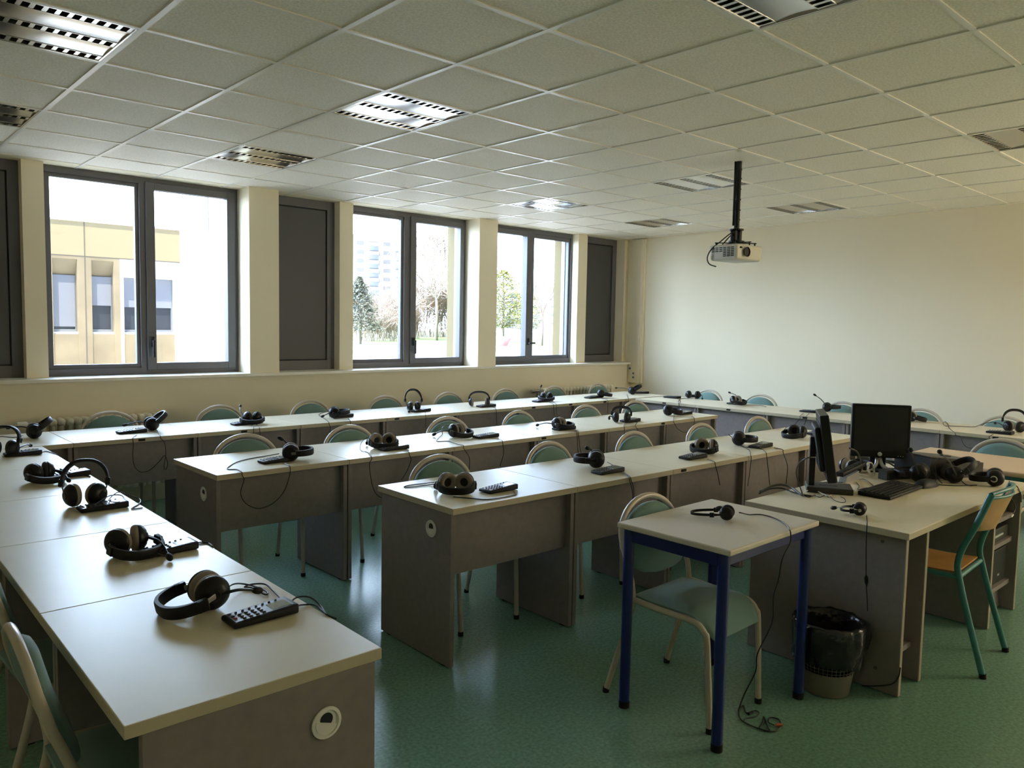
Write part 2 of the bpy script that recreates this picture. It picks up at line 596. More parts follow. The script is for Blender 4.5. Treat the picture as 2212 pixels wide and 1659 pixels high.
def desk_proto(L, D):
    t = thing('classroom_desk', '', 'desk')
    bm = new(); box(bm, .001, L - .001, 0, D, .715, TOP, .0025)
    top = obj('desktop', bm, [LAM, EDGE], t)
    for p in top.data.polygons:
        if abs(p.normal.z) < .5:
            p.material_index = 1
    for x0, x1 in ((.004, .029), (L - .029, L - .004)):
        bm = new(); box(bm, x0, x1, .018, D - .035, .006, .715, .001, 1)
        s = obj('side_panel', bm, GREY, t)
        for y in (.07, D - .10):
            bm = new(); box(bm, x0 + .002, x1 - .002, y - .012, y + .012, .0, .007)
            obj('foot_glide', bm, RUB, s)
    bm = new(); box(bm, .029, L - .029, .058, .076, .420, .715, .001, 1)
    obj('modesty_panel', bm, GREY, t)
    return t

def grommet(parent, y, z, x, tilt):
    """Cable grommet ring with a turning cap, on the side panel face at local x."""
    M = Matrix.Translation((x, y, z))
    bm = new()
    lathe(bm, [(0, .0), (0, .037), (-.003, .040), (-.006, .039), (-.007, .032), (-.003, .030), (-.003, 0)], 28, M)
    g = obj('cable_grommet', bm, WHITE, parent, smooth=True, auto=40)
    bm = new()
    pr_ = []
    for k in range(25):
        a = PI * (k / 24) + tilt
        pr_.append((y + .029 * math.cos(a + PI), z + .029 * math.sin(a + PI)))
    va = [bm.verts.new((x - .006, p, q)) for p, q in pr_]
    vb = [bm.verts.new((x - .003, p, q)) for p, q in pr_]
    bm.faces.new(va); bm.faces.new(vb[::-1])
    for k in range(len(va)):
        bm.faces.new((va[k], vb[k], vb[(k + 1) % len(va)], va[(k + 1) % len(va)]))
    obj('grommet_cap', bm, WHITE, g)
    bm = new()
    lathe(bm, [(0, .0), (0, .017), (-.0005, .017), (-.0005, 0)], 20, Matrix.Translation((x - .0034, y, z + .008)))
    obj('cable_hole', bm, DARK, g)

def clip_proto(x):
    bm = new(); box(bm, x - .022, x + .022, -.006, .006, .722, .738, .002)
    return bm

ORD = ['first', 'second', 'third', 'fourth', 'fifth', 'sixth', 'seventh', 'eighth', 'ninth', 'tenth']
ROWLAB = {'W': 'white-topped grey desk, %s from the left in the row under the windows',
          'D2': 'white-topped grey desk, %s from the left in the middle row with six chairs behind',
          'D3': 'white-topped grey desk, %s from the left in the row just behind the blue-legged table',
          'L': 'white-topped grey desk, %s from the camera in the row along the left edge',
          'R': 'white-topped grey desk, %s from the far corner in the row along the plain wall'}
GRP = {'W': 'desks in the row under the windows', 'D2': 'desks in the middle row', 'D3': 'desks behind the blue-legged table',
       'L': 'desks along the left edge', 'R': 'desks along the plain wall'}
DESKS = {}
for rk, (x0, y0, th, L, D, n, i0) in ROWS.items():
    proto = desk_proto(L, D)
    for i in range(n):
        s = (i + i0) * L
        loc = (x0 + s * math.cos(th), y0 + s * math.sin(th), 0)
        lab = ROWLAB[rk] % ORD[i]
        if i == 0:
            o = proto
            o.location = loc; o.rotation_euler = (0, 0, th); o['label'] = lab; o['group'] = GRP[rk]
        else:
            o = dup(proto, loc, th, lab, GRP[rk])
        DESKS[rk, i] = o
for rk, i, x in (('W', 1, .42), ('W', 2, .34), ('W', 4, .10), ('W', 6, .15), ('W', 6, .70), ('W', 7, .45), ('R', 0, .40), ('R', 1, .40), ('R', 2, .42), ('R', 4, .42),
                 ('D2', 4, .73), ('D3', 2, .10), ('D2', 3, .05)):
    obj('cable_clip', clip_proto(x), BLK, DESKS[rk, i])
grommet(DESKS['L', 0], .156, .600, .004, .35)
grommet(DESKS['D2', 0], .180, .615, .004, .1)
grommet(DESKS['D3', 0], .165, .622, .004, -.1)

# ------------------------------------------------------------------ padded chairs
def sgrid(bm, nx, ny, f):
    g = [[bm.verts.new(f(i / nx, j / ny)) for i in range(nx + 1)] for j in range(ny + 1)]
    for j in range(ny):
        for i in range(nx):
            bm.faces.new((g[j][i], g[j][i + 1], g[j + 1][i + 1], g[j + 1][i]))
    return g

def back_y(z):
    """y of the back tube at height z."""
    P = [(.44, .135), (.50, .142), (.58, .168), (.66, .200), (.74, .222), (.83, .238)]
    for (a, b), (c, e) in zip(P, P[1:]):
        if z <= c:
            return b + (e - b) * (z - a) / (c - a)
    return P[-1][1]

def chair_proto():
    t = thing('padded_chair', '', 'chair')
    r = .0125
    bm = new()
    pts = []
    for s in (1,):
        pts += [(.205, back_y(z), z) for z in (.44, .475, .51, .56, .61, .66)]
        pts += [(.205 * math.cos(a), back_y(.665 + .165 * math.sin(a)), .665 + .165 * math.sin(a)) for a in [PI * k / 20 for k in range(1, 20)]]
        pts += [(-.205, back_y(z), z) for z in (.66, .61, .56, .51, .475, .44)]
    tube(bm, pts, r, 10)
    obj('back_frame', bm, TUBE, t, smooth=True, auto=50)
    # backrest pad inside the arch
    bm = new()
    def outl(k):
        pass
    out = []
    for k in range(25):
        a = PI * k / 24
        out.append((.184 * math.cos(a), .662 + .146 * math.sin(a)))
    out += [(-.184, .60), (-.170, .555), (-.13, .535), (-.06, .525), (0, .523), (.06, .525), (.13, .535), (.170, .555), (.184, .60)]
    n = len(out)
    levels = [(-.020, .90), (-.024, .6), ]
    def ring(dy, sc):
        return [bm.verts.new((x * sc, back_y(.665 + (z - .665) * sc) + dy + .018 * (x * sc / .184) ** 2 - .018, .66 + (z - .66) * sc)) for x, z in out]
    R = [ring(.012, .90), ring(.012, .985), ring(.004, 1.0), ring(-.008, .995), ring(-.017, .96), ring(-.022, .85), ring(-.025, .5)]
    for A, B in zip(R, R[1:]):
        for k in range(n):
            bm.faces.new((A[k], A[(k + 1) % n], B[(k + 1) % n], B[k]))
    bm.faces.new(R[-1]); bm.faces.new(R[0][::-1])
    obj('backrest', bm, MINT, t, smooth=True, auto=60)
    # seat frame
    bm = new()
    for s in (1, -1):
        tube(bm, [(s * .205, .135, .436), (s * .203, .0, .430), (s * .198, -.13, .428)], r, 10)
    tube(bm, [(-.2, .10, .428), (.2, .10, .428)], .010, 8)
    tube(bm, [(-.19, -.15, .424), (.19, -.15, .424)], .010, 8)
    obj('seat_frame', bm, TUBE, t, smooth=True, auto=50)
    for s in (1, -1):
        bm = new()
        tube(bm, spline([(s * .198, -.13, .428), (s * .197, -.175, .420), (s * .195, -.205, .392), (s * .193, -.218, .345), (s * .186, -.238, .012)], 4), r, 10)
        lg = obj('leg', bm, TUBE, t, smooth=True, auto=50)
        bm = new(); tube(bm, [(s * .186, -.238, 0), (s * .186, -.238, .022)], .0145, 10); obj('foot_cap', bm, RUB, lg)
        bm = new()
        tube(bm, spline([(s * .205, .135, .442), (s * .206, .140, .40), (s * .210, .165, .30), (s * .222, .250, .012)], 4), r, 10)
        lg = obj('leg', bm, TUBE, t, smooth=True, auto=50)
        bm = new(); tube(bm, [(s * .222, .252, 0), (s * .222, .250, .022)], .0145, 10); obj('foot_cap', bm, RUB, lg)
    # seat pad with a drooping front edge
    bm = new()
    def f(z0, k):
        def g(u, v):
            y = -.235 + .385 * v
            hw = (.192 if v > .15 else .192 - .03 * (1 - v / .15) ** 2) * (1 - .10 * max(0, v - .8) / .2)
            x = (u * 2 - 1) * hw
            droop = -.075 * max(0, (.28 - v) / .28) ** 2
            dome = k * (1 - (2 * u - 1) ** 4) * (1 - (2 * v - 1) ** 4)
            return (x, y, z0 + droop + dome)
        return g
    a = sgrid(bm, 10, 14, f(.447, .026))
    b = sgrid(bm, 10, 14, f(.432, .0))
    def loop(g):
        return g[0][:] + [row[-1] for row in g[1:]] + g[-1][-2::-1] + [row[0] for row in g[-2:0:-1]]
    la, lb = loop(a), loop(b)
    for k in range(len(la)):
        bm.faces.new((la[k], la[(k + 1) % len(la)], lb[(k + 1) % len(la)], lb[k]))
    obj('seat', bm, MINT, t, smooth=True, auto=60)
    return t

CH = chair_proto()
used = [False]
def chair(x, y, rz, label, group):
    if not used[0]:
        used[0] = True
        CH.location = (x, y, 0); CH.rotation_euler = (0, 0, rz); CH['label'] = label; CH['group'] = group
        return CH
    return dup(CH, (x, y, 0), rz, label, group)

for k, x in enumerate((1.72, 2.59, 3.44, 4.25, 5.055, 5.865, 6.66, 7.475)):
    chair(x, 6.27 + .008 * x, .02 * ((k * 7) % 5 - 2), 'mint padded chair tucked under the window row, %s from the left' % ORD[k], 'chairs at the row under the windows')
for k, x in enumerate((2.05, 2.83, 3.70, 4.49, 5.34, 6.06)):
    chair(x, 4.56 + .014 * (x - 2), .03 * ((k * 3) % 5 - 2), 'mint padded chair behind the middle desk row, %s from the left' % ORD[k], 'chairs behind the middle row')
for k, x in enumerate((2.59, 3.45, 4.28, 5.085, 5.89)):
    chair(x, 3.21 - .012 * (x - 2.6), .02 * ((k * 3) % 4 - 1.5), 'mint padded chair behind the nearer desk row, %s from the left' % ORD[k], 'chairs behind the nearer row')
for k, y in enumerate((5.25, 4.54, 3.60, 2.84, 2.14)):
    chair(7.72 + .019 * (y - 5), y, -PI / 2 + .03 * ((k * 3) % 4 - 1.5), 'mint padded chair along the plain wall, %s from the far corner' % ORD[k], 'chairs along the plain wall')
chair(.575, 2.085, PI / 2 - .02, 'mint padded chair in the bottom left corner, nearest the camera', 'chairs along the left edge')
chair(.60, 2.85, PI / 2 + .05, 'mint padded chair cut off by the left edge, second from the camera', 'chairs along the left edge')
chair(2.73, 1.86, .02, 'mint padded chair pushed under the small blue-legged table', None)
chair(5.95, 1.65, -PI / 2 + .05, 'mint padded chair behind the pale wooden table', None)

# ------------------------------------------------------------------ small blue-legged table
t = thing('pupil_table', 'small white-topped table on four blue legs with one thin headset on it', 'table', (2.778, 1.755, 0), .01)
bm = new(); box(bm, -.345, .345, -.262, .262, .752, .775, .006, 3)
obj('table_top', bm, WTOP, t)
bm = new()
for y in (-.215, .215):
    box(bm, -.30, .30, y - .010, y + .010, .700, .752, .003)
for x in (-.315, .315):
    box(bm, x - .010, x + .010, -.20, .20, .700, .752, .003)
obj('apron', bm, BLUE, t)
for sx in (-1, 1):
    for sy in (-1, 1):
        bm = new()
        tube(bm, [(sx * .315, sy * .220, .012), (sx * .315, sy * .220, .752)], .0215, 20)
        lg = obj('leg', bm, BLUE, t, smooth=True, auto=50)
        bm = new(); tube(bm, [(sx * .315, sy * .220, 0), (sx * .315, sy * .220, .028)], .0225, 20)
        obj('foot_cap', bm, RUB, lg, smooth=True, auto=50)

# ------------------------------------------------------------------ pale wooden table and its frame
t = thing('wooden_table', 'pale beech-topped table beside the far end of the teacher desk', 'table', (5.66, 1.42, 0), 0)
bm = new(); box(bm, -.335, .335, -.66, .66, .715, .745, .012, 4)
obj('table_top', bm, WOODT, t)
bm = new()
for x in (-.27, .27):
    box(bm, x - .012, x + .012, -.60, .60, .665, .714)
for y in (-.60, .60):
    box(bm, -.27, .27, y - .012, y + .012, .665, .714)
obj('apron', bm, TEAL, t)
for sx in (-1, 1):
    for sy in (-1, 1):
        bm = new(); tube(bm, [(sx * .28, sy * .61, 0.0), (sx * .28, sy * .61, .714)], .020, 14)
        lg = obj('leg', bm, BLKM if sx < 0 else TEAL, t, smooth=True, auto=50)

# ------------------------------------------------------------------ teacher desk
t = thing('teacher_desk', 'large cream-topped desk with open shelf pedestals holding the monitors and keyboard', 'desk', (3.39, 1.235, 0), 0)
bm = new(); box(bm, 0, 1.72, 0, .77, .70, .73, .003)
top = obj('desktop', bm, [LAM, EDGE], t)
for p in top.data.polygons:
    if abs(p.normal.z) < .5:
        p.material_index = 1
def panel(name, *a, m=GREY, parent=t):
    bm = new(); box(bm, *a, .001, 1)
    return obj(name, bm, m, parent)
for x in (.035, .262, 1.205, 1.650):
    p = panel('side_panel', x, x + .024, .025, .745, .004, .70)
    panel('edge_strip', x - .0005, x + .0245, .020, .0255, .004, .70, m=STRIP, parent=p)
    if x == .035:
        for z in (.665, .10):
            bm = new(); lathe(bm, [(0, 0), (0, .008), (-.002, .008), (-.002, 0)], 12, Matrix.Translation((x, .12, z)))
            obj('screw_cap', bm, GREYL, p)
panel('back_panel', .059, 1.65, .715, .735, .25, .70)
panel('shelf', .059, .262, .06, .715, .155, .18)
panel('plinth', .059, .262, .12, .14, .004, .155)
for z in (.155, .40, .54):
    panel('shelf', 1.229, 1.650, .05, .715, z, z + .025)
bm = new()
vs = box(bm, 1.229, 1.650, -.008, .010, 0, .15)
xform(bm, vs, Matrix.Translation((0, .10, .008)) @ Matrix.Rotation(-.12, 4, 'X'))
obj('plinth', bm, GREY, t)

# equipment standing on the pedestal shelves
t2 = thing('computer_tower', 'dark computer tower on the lowest shelf of the teacher desk pedestal', 'computer', (4.83, 1.53, .18), 0)
bm = new(); box(bm, -.185, .185, -.22, .24, .003, .205, .006); obj('case', bm, GREYP, t2)
bm = new(); box(bm, -.180, .180, -.232, -.218, .008, .200, .006); fp = obj('front_panel', bm, BLKM, t2)
bm = new(); box(bm, .02, .05, -.236, -.231, .05, .06); obj('button', bm, SILV, fp)
t2 = thing('disc_player', 'flat dark player on the middle shelf of the teacher desk pedestal', 'player', (4.83, 1.54, .425), 0)
bm = new(); box(bm, -.185, .185, -.24, .22, .003, .075, .005); obj('case', bm, GREYP, t2)
bm = new(); box(bm, -.06, .08, -.246, -.239, .03, .042, .002); obj('tray', bm, SILV, t2)
t2 = thing('switch_box', 'grey box with a lighter front on the top shelf of the teacher desk pedestal', 'box', (4.84, 1.53, .565), 0)
bm = new(); box(bm, -.15, .16, -.22, .20, .003, .10, .008); obj('case', bm, GREYP, t2)
bm = new(); box(bm, -.13, .14, -.226, -.218, .05, .085, .003); obj('front_panel', bm, GREYL, t2)

# ------------------------------------------------------------------ teacher chair
t = thing('school_chair', 'wooden school chair on teal tube legs pulled up to the teacher desk', 'chair', (4.125, 1.345, 0), PI + .06)
for s in (-1, 1):
    bm = new()
    tube(bm, spline([(s * .212, .252, .012), (s * .200, .165, .30), (s * .194, .125, .45)], 5), .0145, 12)
    lg = obj('leg', bm, TEAL, t, smooth=True, auto=50)
    bm = new(); tube(bm, [(s * .212, .254, 0), (s * .212, .252, .022)], .016, 12); obj('foot_cap', bm, RUB, lg)
    bm = new()
    tube(bm, spline([(s * .18, -.19, .44), (s * .183, -.20, .30), (s * .19, -.225, .012)], 5), .0145, 12)
    lg = obj('leg', bm, TEAL, t, smooth=True, auto=50)
    bm = new(); tube(bm, [(s * .19, -.225, 0), (s * .19, -.225, .022)], .016, 12); obj('foot_cap', bm, RUB, lg)
    bm = new()
    tube(bm, spline([(s * .194, .125, .44), (s * .192, .118, .50), (s * .190, .135, .58), (s * .188, .185, .70), (s * .186, .235, .845)], 5), .0145, 12)
    obj('back_post', bm, TEAL, t, smooth=True, auto=50)
bm = new()
tube(bm, [(-.194, .125, .437), (.194, .125, .437)], .012, 10)
for s in (-1, 1):
    tube(bm, [(s * .194, .125, .437), (s * .182, -.19, .437)], .012, 10)
tube(bm, [(-.182, -.19, .437), (.182, -.19, .437)], .012, 10)
obj('seat_frame', bm, TEAL, t, smooth=True, auto=50)
bm = new()
a = sgrid(bm, 8, 8, lambda u, v: ((u * 2 - 1) * (.178 - .01 * (1 - v)), -.205 + .32 * v, .458 - .008 * math.sin(PI * v) - .012 * max(0, .15 - v) / .15))
b = sgrid(bm, 8, 8, lambda u, v: ((u * 2 - 1) * (.178 - .01 * (1 - v)), -.205 + .32 * v, .449 - .008 * math.sin(PI * v) - .012 * max(0, .15 - v) / .15))
def loop(g):
    return g[0][:] + [row[-1] for row in g[1:]] + g[-1][-2::-1] + [row[0] for row in g[-2:0:-1]]
la, lb = loop(a), loop(b)
for k in range(len(la)):
    bm.faces.new((la[k], la[(k + 1) % len(la)], lb[(k + 1) % len(la)], lb[k]))
obj('seat', bm, WOODC, t, smooth=True, auto=50)
def bk(dy):
    def g(u, v):
        z = .655 + .17 * v
        x = (u * 2 - 1) * (.176 if .12 < v else .176 - .03 * (1 - v / .12) ** 2)
        y = .165 + (z - .655) * .37 + .045 * (1 - (2 * u - 1) ** 2) - .002
        return (x, y + dy, z)
    return g
bm = new()
a = sgrid(bm, 12, 6, bk(0)); b = sgrid(bm, 12, 6, bk(.010))
la, lb = loop(a), loop(b)
for k in range(len(la)):
    bm.faces.new((la[k], la[(k + 1) % len(la)], lb[(k + 1) % len(la)], lb[k]))
obj('backrest', bm, WOODC, t, smooth=True, auto=50)
bm = new()
tube(bm, [bk(.005)(.0 + i / 12, 1.0) for i in range(13)], .008, 8)
tube(bm, spline([(-.186, .235, .845), (-.10, .262, .855), (0, .275, .857), (.10, .262, .855), (.186, .235, .845)], 4), .010, 8)
obj('top_rail', bm, TEAL, t, smooth=True, auto=50)

# ------------------------------------------------------------------ waste basket and bag
BKX, BKY = 3.268, 1.50
t = thing('waste_basket', 'round taupe mesh waste basket standing against the end of the teacher desk', 'basket', (BKX, BKY, 0), 0)
def br(z):
    return .096 + .041 * z / .30
bm = new()
n = 40
pr_ = [(0.0, 0), (0.0, br(0) - .004), (.003, br(0)), (.10, br(.10)), (.102, br(.10) - .002), (.004, br(0) - .006), (.006, 0)]
lathe(bm, pr_, n, Matrix.Rotation(-PI / 2, 4, 'Y'))
obj('solid_base', bm, BINM, t, smooth=True, auto=40)
bm = new()
for k in range(n):
    a = 2 * PI * k / n
    tube(bm, [((br(z)) * math.cos(a), br(z) * math.sin(a), z) for z in (.098, .30)], .0013, 5)
for z in (.112, .128, .144, .16, .18, .20, .22, .24, .26, .28):
    tube(bm, [(br(z) * math.cos(2 * PI * k / n), br(z) * math.sin(2 * PI * k / n), z) for k in range(n + 1)], .0013, 5, False)
obj('wire_lattice', bm, BINM, t)
bm = new()
tube(bm, [(br(.30) * math.cos(2 * PI * k / n), br(.30) * math.sin(2 * PI * k / n), .30) for k in range(n + 1)], .004, 8, False)
obj('rim', bm, BINM, t, smooth=True)

bm = new()
n = 72
rnd = random.Random(3)
ph = [rnd.uniform(0, 6.28) for _ in range(12)]
def wob(a, k):
    return (math.sin(9 * a + ph[k % 12]) + .7 * math.sin(17 * a + ph[(k + 3) % 12]) + .5 * math.sin(4 * a + ph[(k + 5) % 12])) / 2.2
prof = [(.03, -.020, .001), (.10, -.018, .002), (.20, -.014, .003), (.275, -.011, .003), (.298, -.009, .002), (.312, -.004, .003), (.320, .006, .005), (.303, .014, .005), (.26, .018, .007), (.21, .020, .007), (.165, .022, .010), (.138, .020, .013)]
rings = []
for k, (z, dr, am) in enumerate(prof):
    ring = []
    for j in range(n):
        a = 2 * PI * j / n
        bulge = 0
        if 7 <= k:
            da = math.atan2(math.sin(a + .75), math.cos(a + .75))
            bulge = .040 * math.exp(-(da / .28) ** 2) * math.sin(PI * min(1, (k - 6) / 4))
        rr = br(min(z, .30)) + dr + am * wob(a, k // 2) + bulge
        zz = z + (am * .8 * wob(a * 1.0 + 1, k + 2) if k > 3 else 0) + (.012 * math.sin(a * 2 + 1) if k >= 8 else 0)
        ring.append(bm.verts.new((rr * math.cos(a), rr * math.sin(a), zz)))
    rings.append(ring)
for A, B in zip(rings, rings[1:]):
    for j in range(n):
        bm.faces.new((A[j], A[(j + 1) % n], B[(j + 1) % n], B[j]))
bm.faces.new(rings[0])
bag = obj('bin_liner', bm, BAGM, None, smooth=True)
bag.location = (BKX, BKY, 0)
tag(bag, 'crumpled black bin liner folded over the rim of the taupe waste basket', 'bin bag')

# ------------------------------------------------------------------ headsets
def headset(label, group, base, aim, phi=-10, s=.045, boom=None, psi=0, cush=None, R=.043, arch=.125, cords=(), small=False, lift=0.0):
    """base: where the ear cups touch the table; aim: a point towards which the headband lies; phi: tilt of the
    headband above the table in degrees; s: half the gap between the cups; boom: microphone tip (world point)."""
    base, aim = Vector(base), Vector(aim)
    dv = aim - base
    t = thing('headset', label, 'headset', base, math.atan2(-dv.x, dv.y), group)
    cush = cush or CUSHD
    ph = math.radians(phi)
    K = R / .043
    Q = .95 if small else K
    lift += .0015
    def pl(x, h):
        return Vector((x, h * math.cos(ph), max(R + lift + h * math.sin(ph), .015 * K)))
    A = max(.078 * K, s + .020)
    ex = s + .024 * K
    h0 = arch * .36
    # padded band
    pts = []
    for k in range(25):
        a = PI * (.0 + k / 24)
        c, sn = math.cos(a), math.sin(a)
        pts.append(pl(A * (abs(c) ** .8) * (1 if c > 0 else -1), h0 + (arch - h0) * sn))
    wv = Vector((0, -math.sin(ph), math.cos(ph)))
    bm = new()
    th = [.007 * K + .007 * K * min(1, min(k, 24 - k) / 5) for k in range(25)]
    wd = [.031 * K] * 25
    if small:
        th = [.003] * 25; wd = [.011] * 25
    strip(bm, pts, wv, th, wd)
    obj('headband', bm, BLKM, t, smooth=True, auto=45)
    for sg in (1, -1):
        bm = new()
        p0 = pl(sg * A, h0 + .004); p1 = pl(sg * (ex * .6 + A * .4), .020 * K); p2 = pl(sg * ex, 0)
        strip(bm, [p0, (p0 + p1) / 2, p1, p2], wv, [.007 * K, .005 * K, .004 * K, .004 * K], [.022 * K, .014 * K, .012 * K, .014 * K])
        sl = obj('slider', bm, SLID if cush is not CUSHD else BLK, t)
        bm = new()
        q = pl(sg * A, h0)
        vs = box(bm, -.0085 * K, .0085 * K, -.014 * K, .014 * K, -.015 * K, .015 * K, .003 * K)
        xform(bm, vs, Matrix.Translation(q) @ Matrix.Rotation(ph, 4, 'X'))
        obj('slider_block', bm, BLK, sl)
        M = Matrix.Translation((sg * s, 0, R + lift)) @ Matrix.Rotation(math.radians(sg * psi), 4, 'Z') @ (Matrix.Identity(4) if sg > 0 else Matrix.Rotation(PI, 4, 'Z'))
        bm = new()
        if small:
            lathe(bm, [(.014, 0), (.014, .010), (.010, .020), (.002, .026), (-.002, .025), (-.002, 0)], 24, M)
        else:
            lathe(bm, [(a * K, r * K) for a, r in [(.027, 0), (.027, .013), (.024, .015), (.0225, .024), (.017, .032), (.010, .038), (.003, .0425), (-.001, .043), (-.004, .0415), (-.004, 0)]], 32, M)
        cp = obj('ear_cup', bm, BLK, t, smooth=True, auto=35)
        bm = new()
        if small:
            lathe(bm, [(-.002, .012), (-.003, .026), (-.008, .029), (-.013, .027), (-.014, .018), (-.010, .0), ], 24, M)
        else:
            lathe(bm, [(a * K, r * K) for a, r in [(-.003, .030), (-.003, .0415), (-.008, .0430), (-.015, .0425), (-.021, .038), (-.0235, .031), (-.021, .024), (-.014, .019), (-.010, .018)]], 32, M)
        cu = obj('ear_cushion', bm, cush, cp, smooth=True, auto=70)
        if not small:
            bm = new(); lathe(bm, [(-.0105 * K, 0), (-.0105 * K, .019 * K), (-.0095 * K, .019 * K), (-.0095 * K, 0)], 20, M)
            obj('speaker_cloth', bm, RUB, cp)
    if boom is not None:
        bl = local(t, boom)
        sg = 1 if bl.x > 0 else -1
        st = Vector((sg * (s + .020 * K), 0, R + lift))
        dirv = (bl - st)
        mid = st + dirv * .5 + Vector((sg * .014, 0, .012))
        sp = spline([st, st + dirv * .12 + Vector((sg * .006, 0, .003)), mid, bl], 6)
        bm = new(); tube(bm, sp, .0052 * K, 8, True, .0032 * K)
        lathe(bm, [(-.006, 0), (-.006, .010 * K), (.006, .012 * K), (.008, 0)], 16, Matrix.Translation(st))
        bo = obj('microphone_boom', bm, BLK if not small else SILV, t, smooth=True, auto=50)
        bm = new()
        dd = (sp[-1] - sp[-3]).normalized()
        Mt = Matrix.Translation(bl) @ dd.to_track_quat('X', 'Z').to_matrix().to_4x4()
        lathe(bm, [(-.018 * Q, 0), (-.016 * Q, .006 * Q), (-.006 * Q, .0095 * Q), (.006 * Q, .0100 * Q), (.014 * Q, .007 * Q), (.017 * Q, 0)], 14, Mt)
        obj('microphone', bm, RUB, bo, smooth=True)
    for c in cords:
        cord(t, c)
    return t

# ------------------------------------------------------------------ keypads
def kp_proto(fine):
    t = thing('keypad', '', 'keypad')
    L, W = .19, .088
    h0, h1 = .017, .030
    bm = new()
    vs = box(bm, -L / 2, L / 2, -W / 2, W / 2, .002, .02, .006, 3)
    for v in vs:
        if v.co.z > .011:
            f = (v.co.x + L / 2) / L
            v.co.z = v.co.z - .02 + h0 + (h1 - h0) * f
    obj('case', bm, BLKM, t, smooth=True, auto=35)
    def zt(x):
        return h0 + (h1 - h0) * (x + L / 2) / L
    bm = new()
    x0, x1, y0, y1 = -L / 2 + .010, L / 2 - .012, -W / 2 + .009, W / 2 - .009
    vs = [bm.verts.new((x, y, zt(x) + .0006 + dz)) for dz in (-.002, 0) for x, y in ((x0, y0), (x1, y0), (x1, y1), (x0, y1))]
    bm.faces.new(vs[4:]); bm.faces.new(vs[3::-1])
    for k in range(4):
        bm.faces.new((vs[k], vs[(k + 1) % 4], vs[4 + (k + 1) % 4], vs[4 + k]))
    face = obj('keypad_face', bm, KFACE, t)
    bm = new()
    for x, y in (): pass
    x0, x1, y0, y1 = .022, L / 2 - .018, -W / 2 + .014, .016
    vs = [bm.verts.new((x, y, zt(x) + .0012 + dz)) for dz in (-.002, 0) for x, y in ((x0, y0), (x1, y0), (x1, y1), (x0, y1))]
    bm.faces.new(vs[4:]); bm.faces.new(vs[3::-1])
    for k in range(4):
        bm.faces.new((vs[k], vs[(k + 1) % 4], vs[4 + (k + 1) % 4], vs[4 + k]))
    obj('display', bm, LCD, face)
    keys = [(-.080 + .0195 * k, .027, .0048, KEYM, True) for k in range(8)]
    for k in range(5):
        for j in range(3):
            if (k, j) in ((0, 0),):
                continue
            keys.append((-.076 + .0185 * k, -.026 + .0165 * j, .0055, KEYR if (k == 0 and j == 1) else KEYM, False))
    if fine:
        for x, y, r, m_, tri in keys:
            bm = new()
            M = Matrix.Translation((x, y, zt(x))) @ Matrix.Rotation(-PI / 2, 4, 'Y')
            lathe(bm, [(0, 0), (0, r), (.0032, r * .85), (.0042, r * .5), (.0042, 0)], 3 if tri else 12, M)
            obj('key', bm, m_, face, smooth=not tri, auto=50)
    else:
        bm = new()
        for x, y, r, m_, tri in keys:
            M = Matrix.Translation((x, y, zt(x))) @ Matrix.Rotation(-PI / 2, 4, 'Y')
            lathe(bm, [(0, 0), (0, r), (.0032, r * .85), (.0042, 0)], 3 if tri else 8, M)
        obj('key_cluster', bm, KEYM, face)
    return t
KPF, KPC = kp_proto(True), kp_proto(False)
kp_used = {True: False, False: False}
def keypad(label, group, p, rz=0.0, fine=False, cords=()):
    proto = KPF if fine else KPC
    if not kp_used[fine]:
        kp_used[fine] = True
        t = proto
        t.location = p; t.rotation_euler = (0, 0, rz); t['label'] = label; t['group'] = group
    else:
        # cords belong to one keypad only: copy the case, face, display and keys
        t = dup(proto, p, rz, label, group)
        for ch in list(t.children):
            if ch.name.split('.')[0] == 'cord':
                bpy.data.objects.remove(ch)
    pend.append((t, cords))
    return t
pend = []

def ang(a, b):
    return math.atan2(b[1] - a[1], b[0] - a[0])

GL, GW, GM, GN, GR = ('headsets along the left edge', 'headsets in the row under the windows', 'headsets in the middle row', 'headsets behind the blue-legged table', 'headsets along the plain wall')
H = headset
# left row
H('black headset cut off by the left edge with its boom across a keypad', GL, (0.8419, 5.3320, 0.7450), (0.9048, 5.4097, 0.7450), 75, .055, (1.0050, 5.4719, 0.7750), R=.047)
H('black headset with raised headband in front of the left radiator, boom pointing left', GW, (1.1265, 6.0092, 0.7450), (1.2248, 5.9908, 0.7450), 38, .05, (1.0261, 6.2937, 0.7900), R=.047,
  cords=[[(1.0879, 6.1525, 0.7500), (1.0218, 6.0833, 0.7480), (0.9700, 6.1714, 0.7480), (0.9069, 6.1892, 0.7480)]])
H('black headset with both cups side by side behind the upright one on the left desk', GL, (0.8487, 4.4062, 0.7450), (0.8814, 4.3117, 0.7450), -12, .038, (0.9393, 4.2584, 0.7650), psi=25, R=.047,
  cords=[[(0.8960, 4.6231, 0.7600), (0.9497, 4.5751, 0.7490), (1.0003, 4.5125, 0.7480), (1.0555, 4.4250, 0.7480), (1.0643, 4.3728, 0.7480)]])
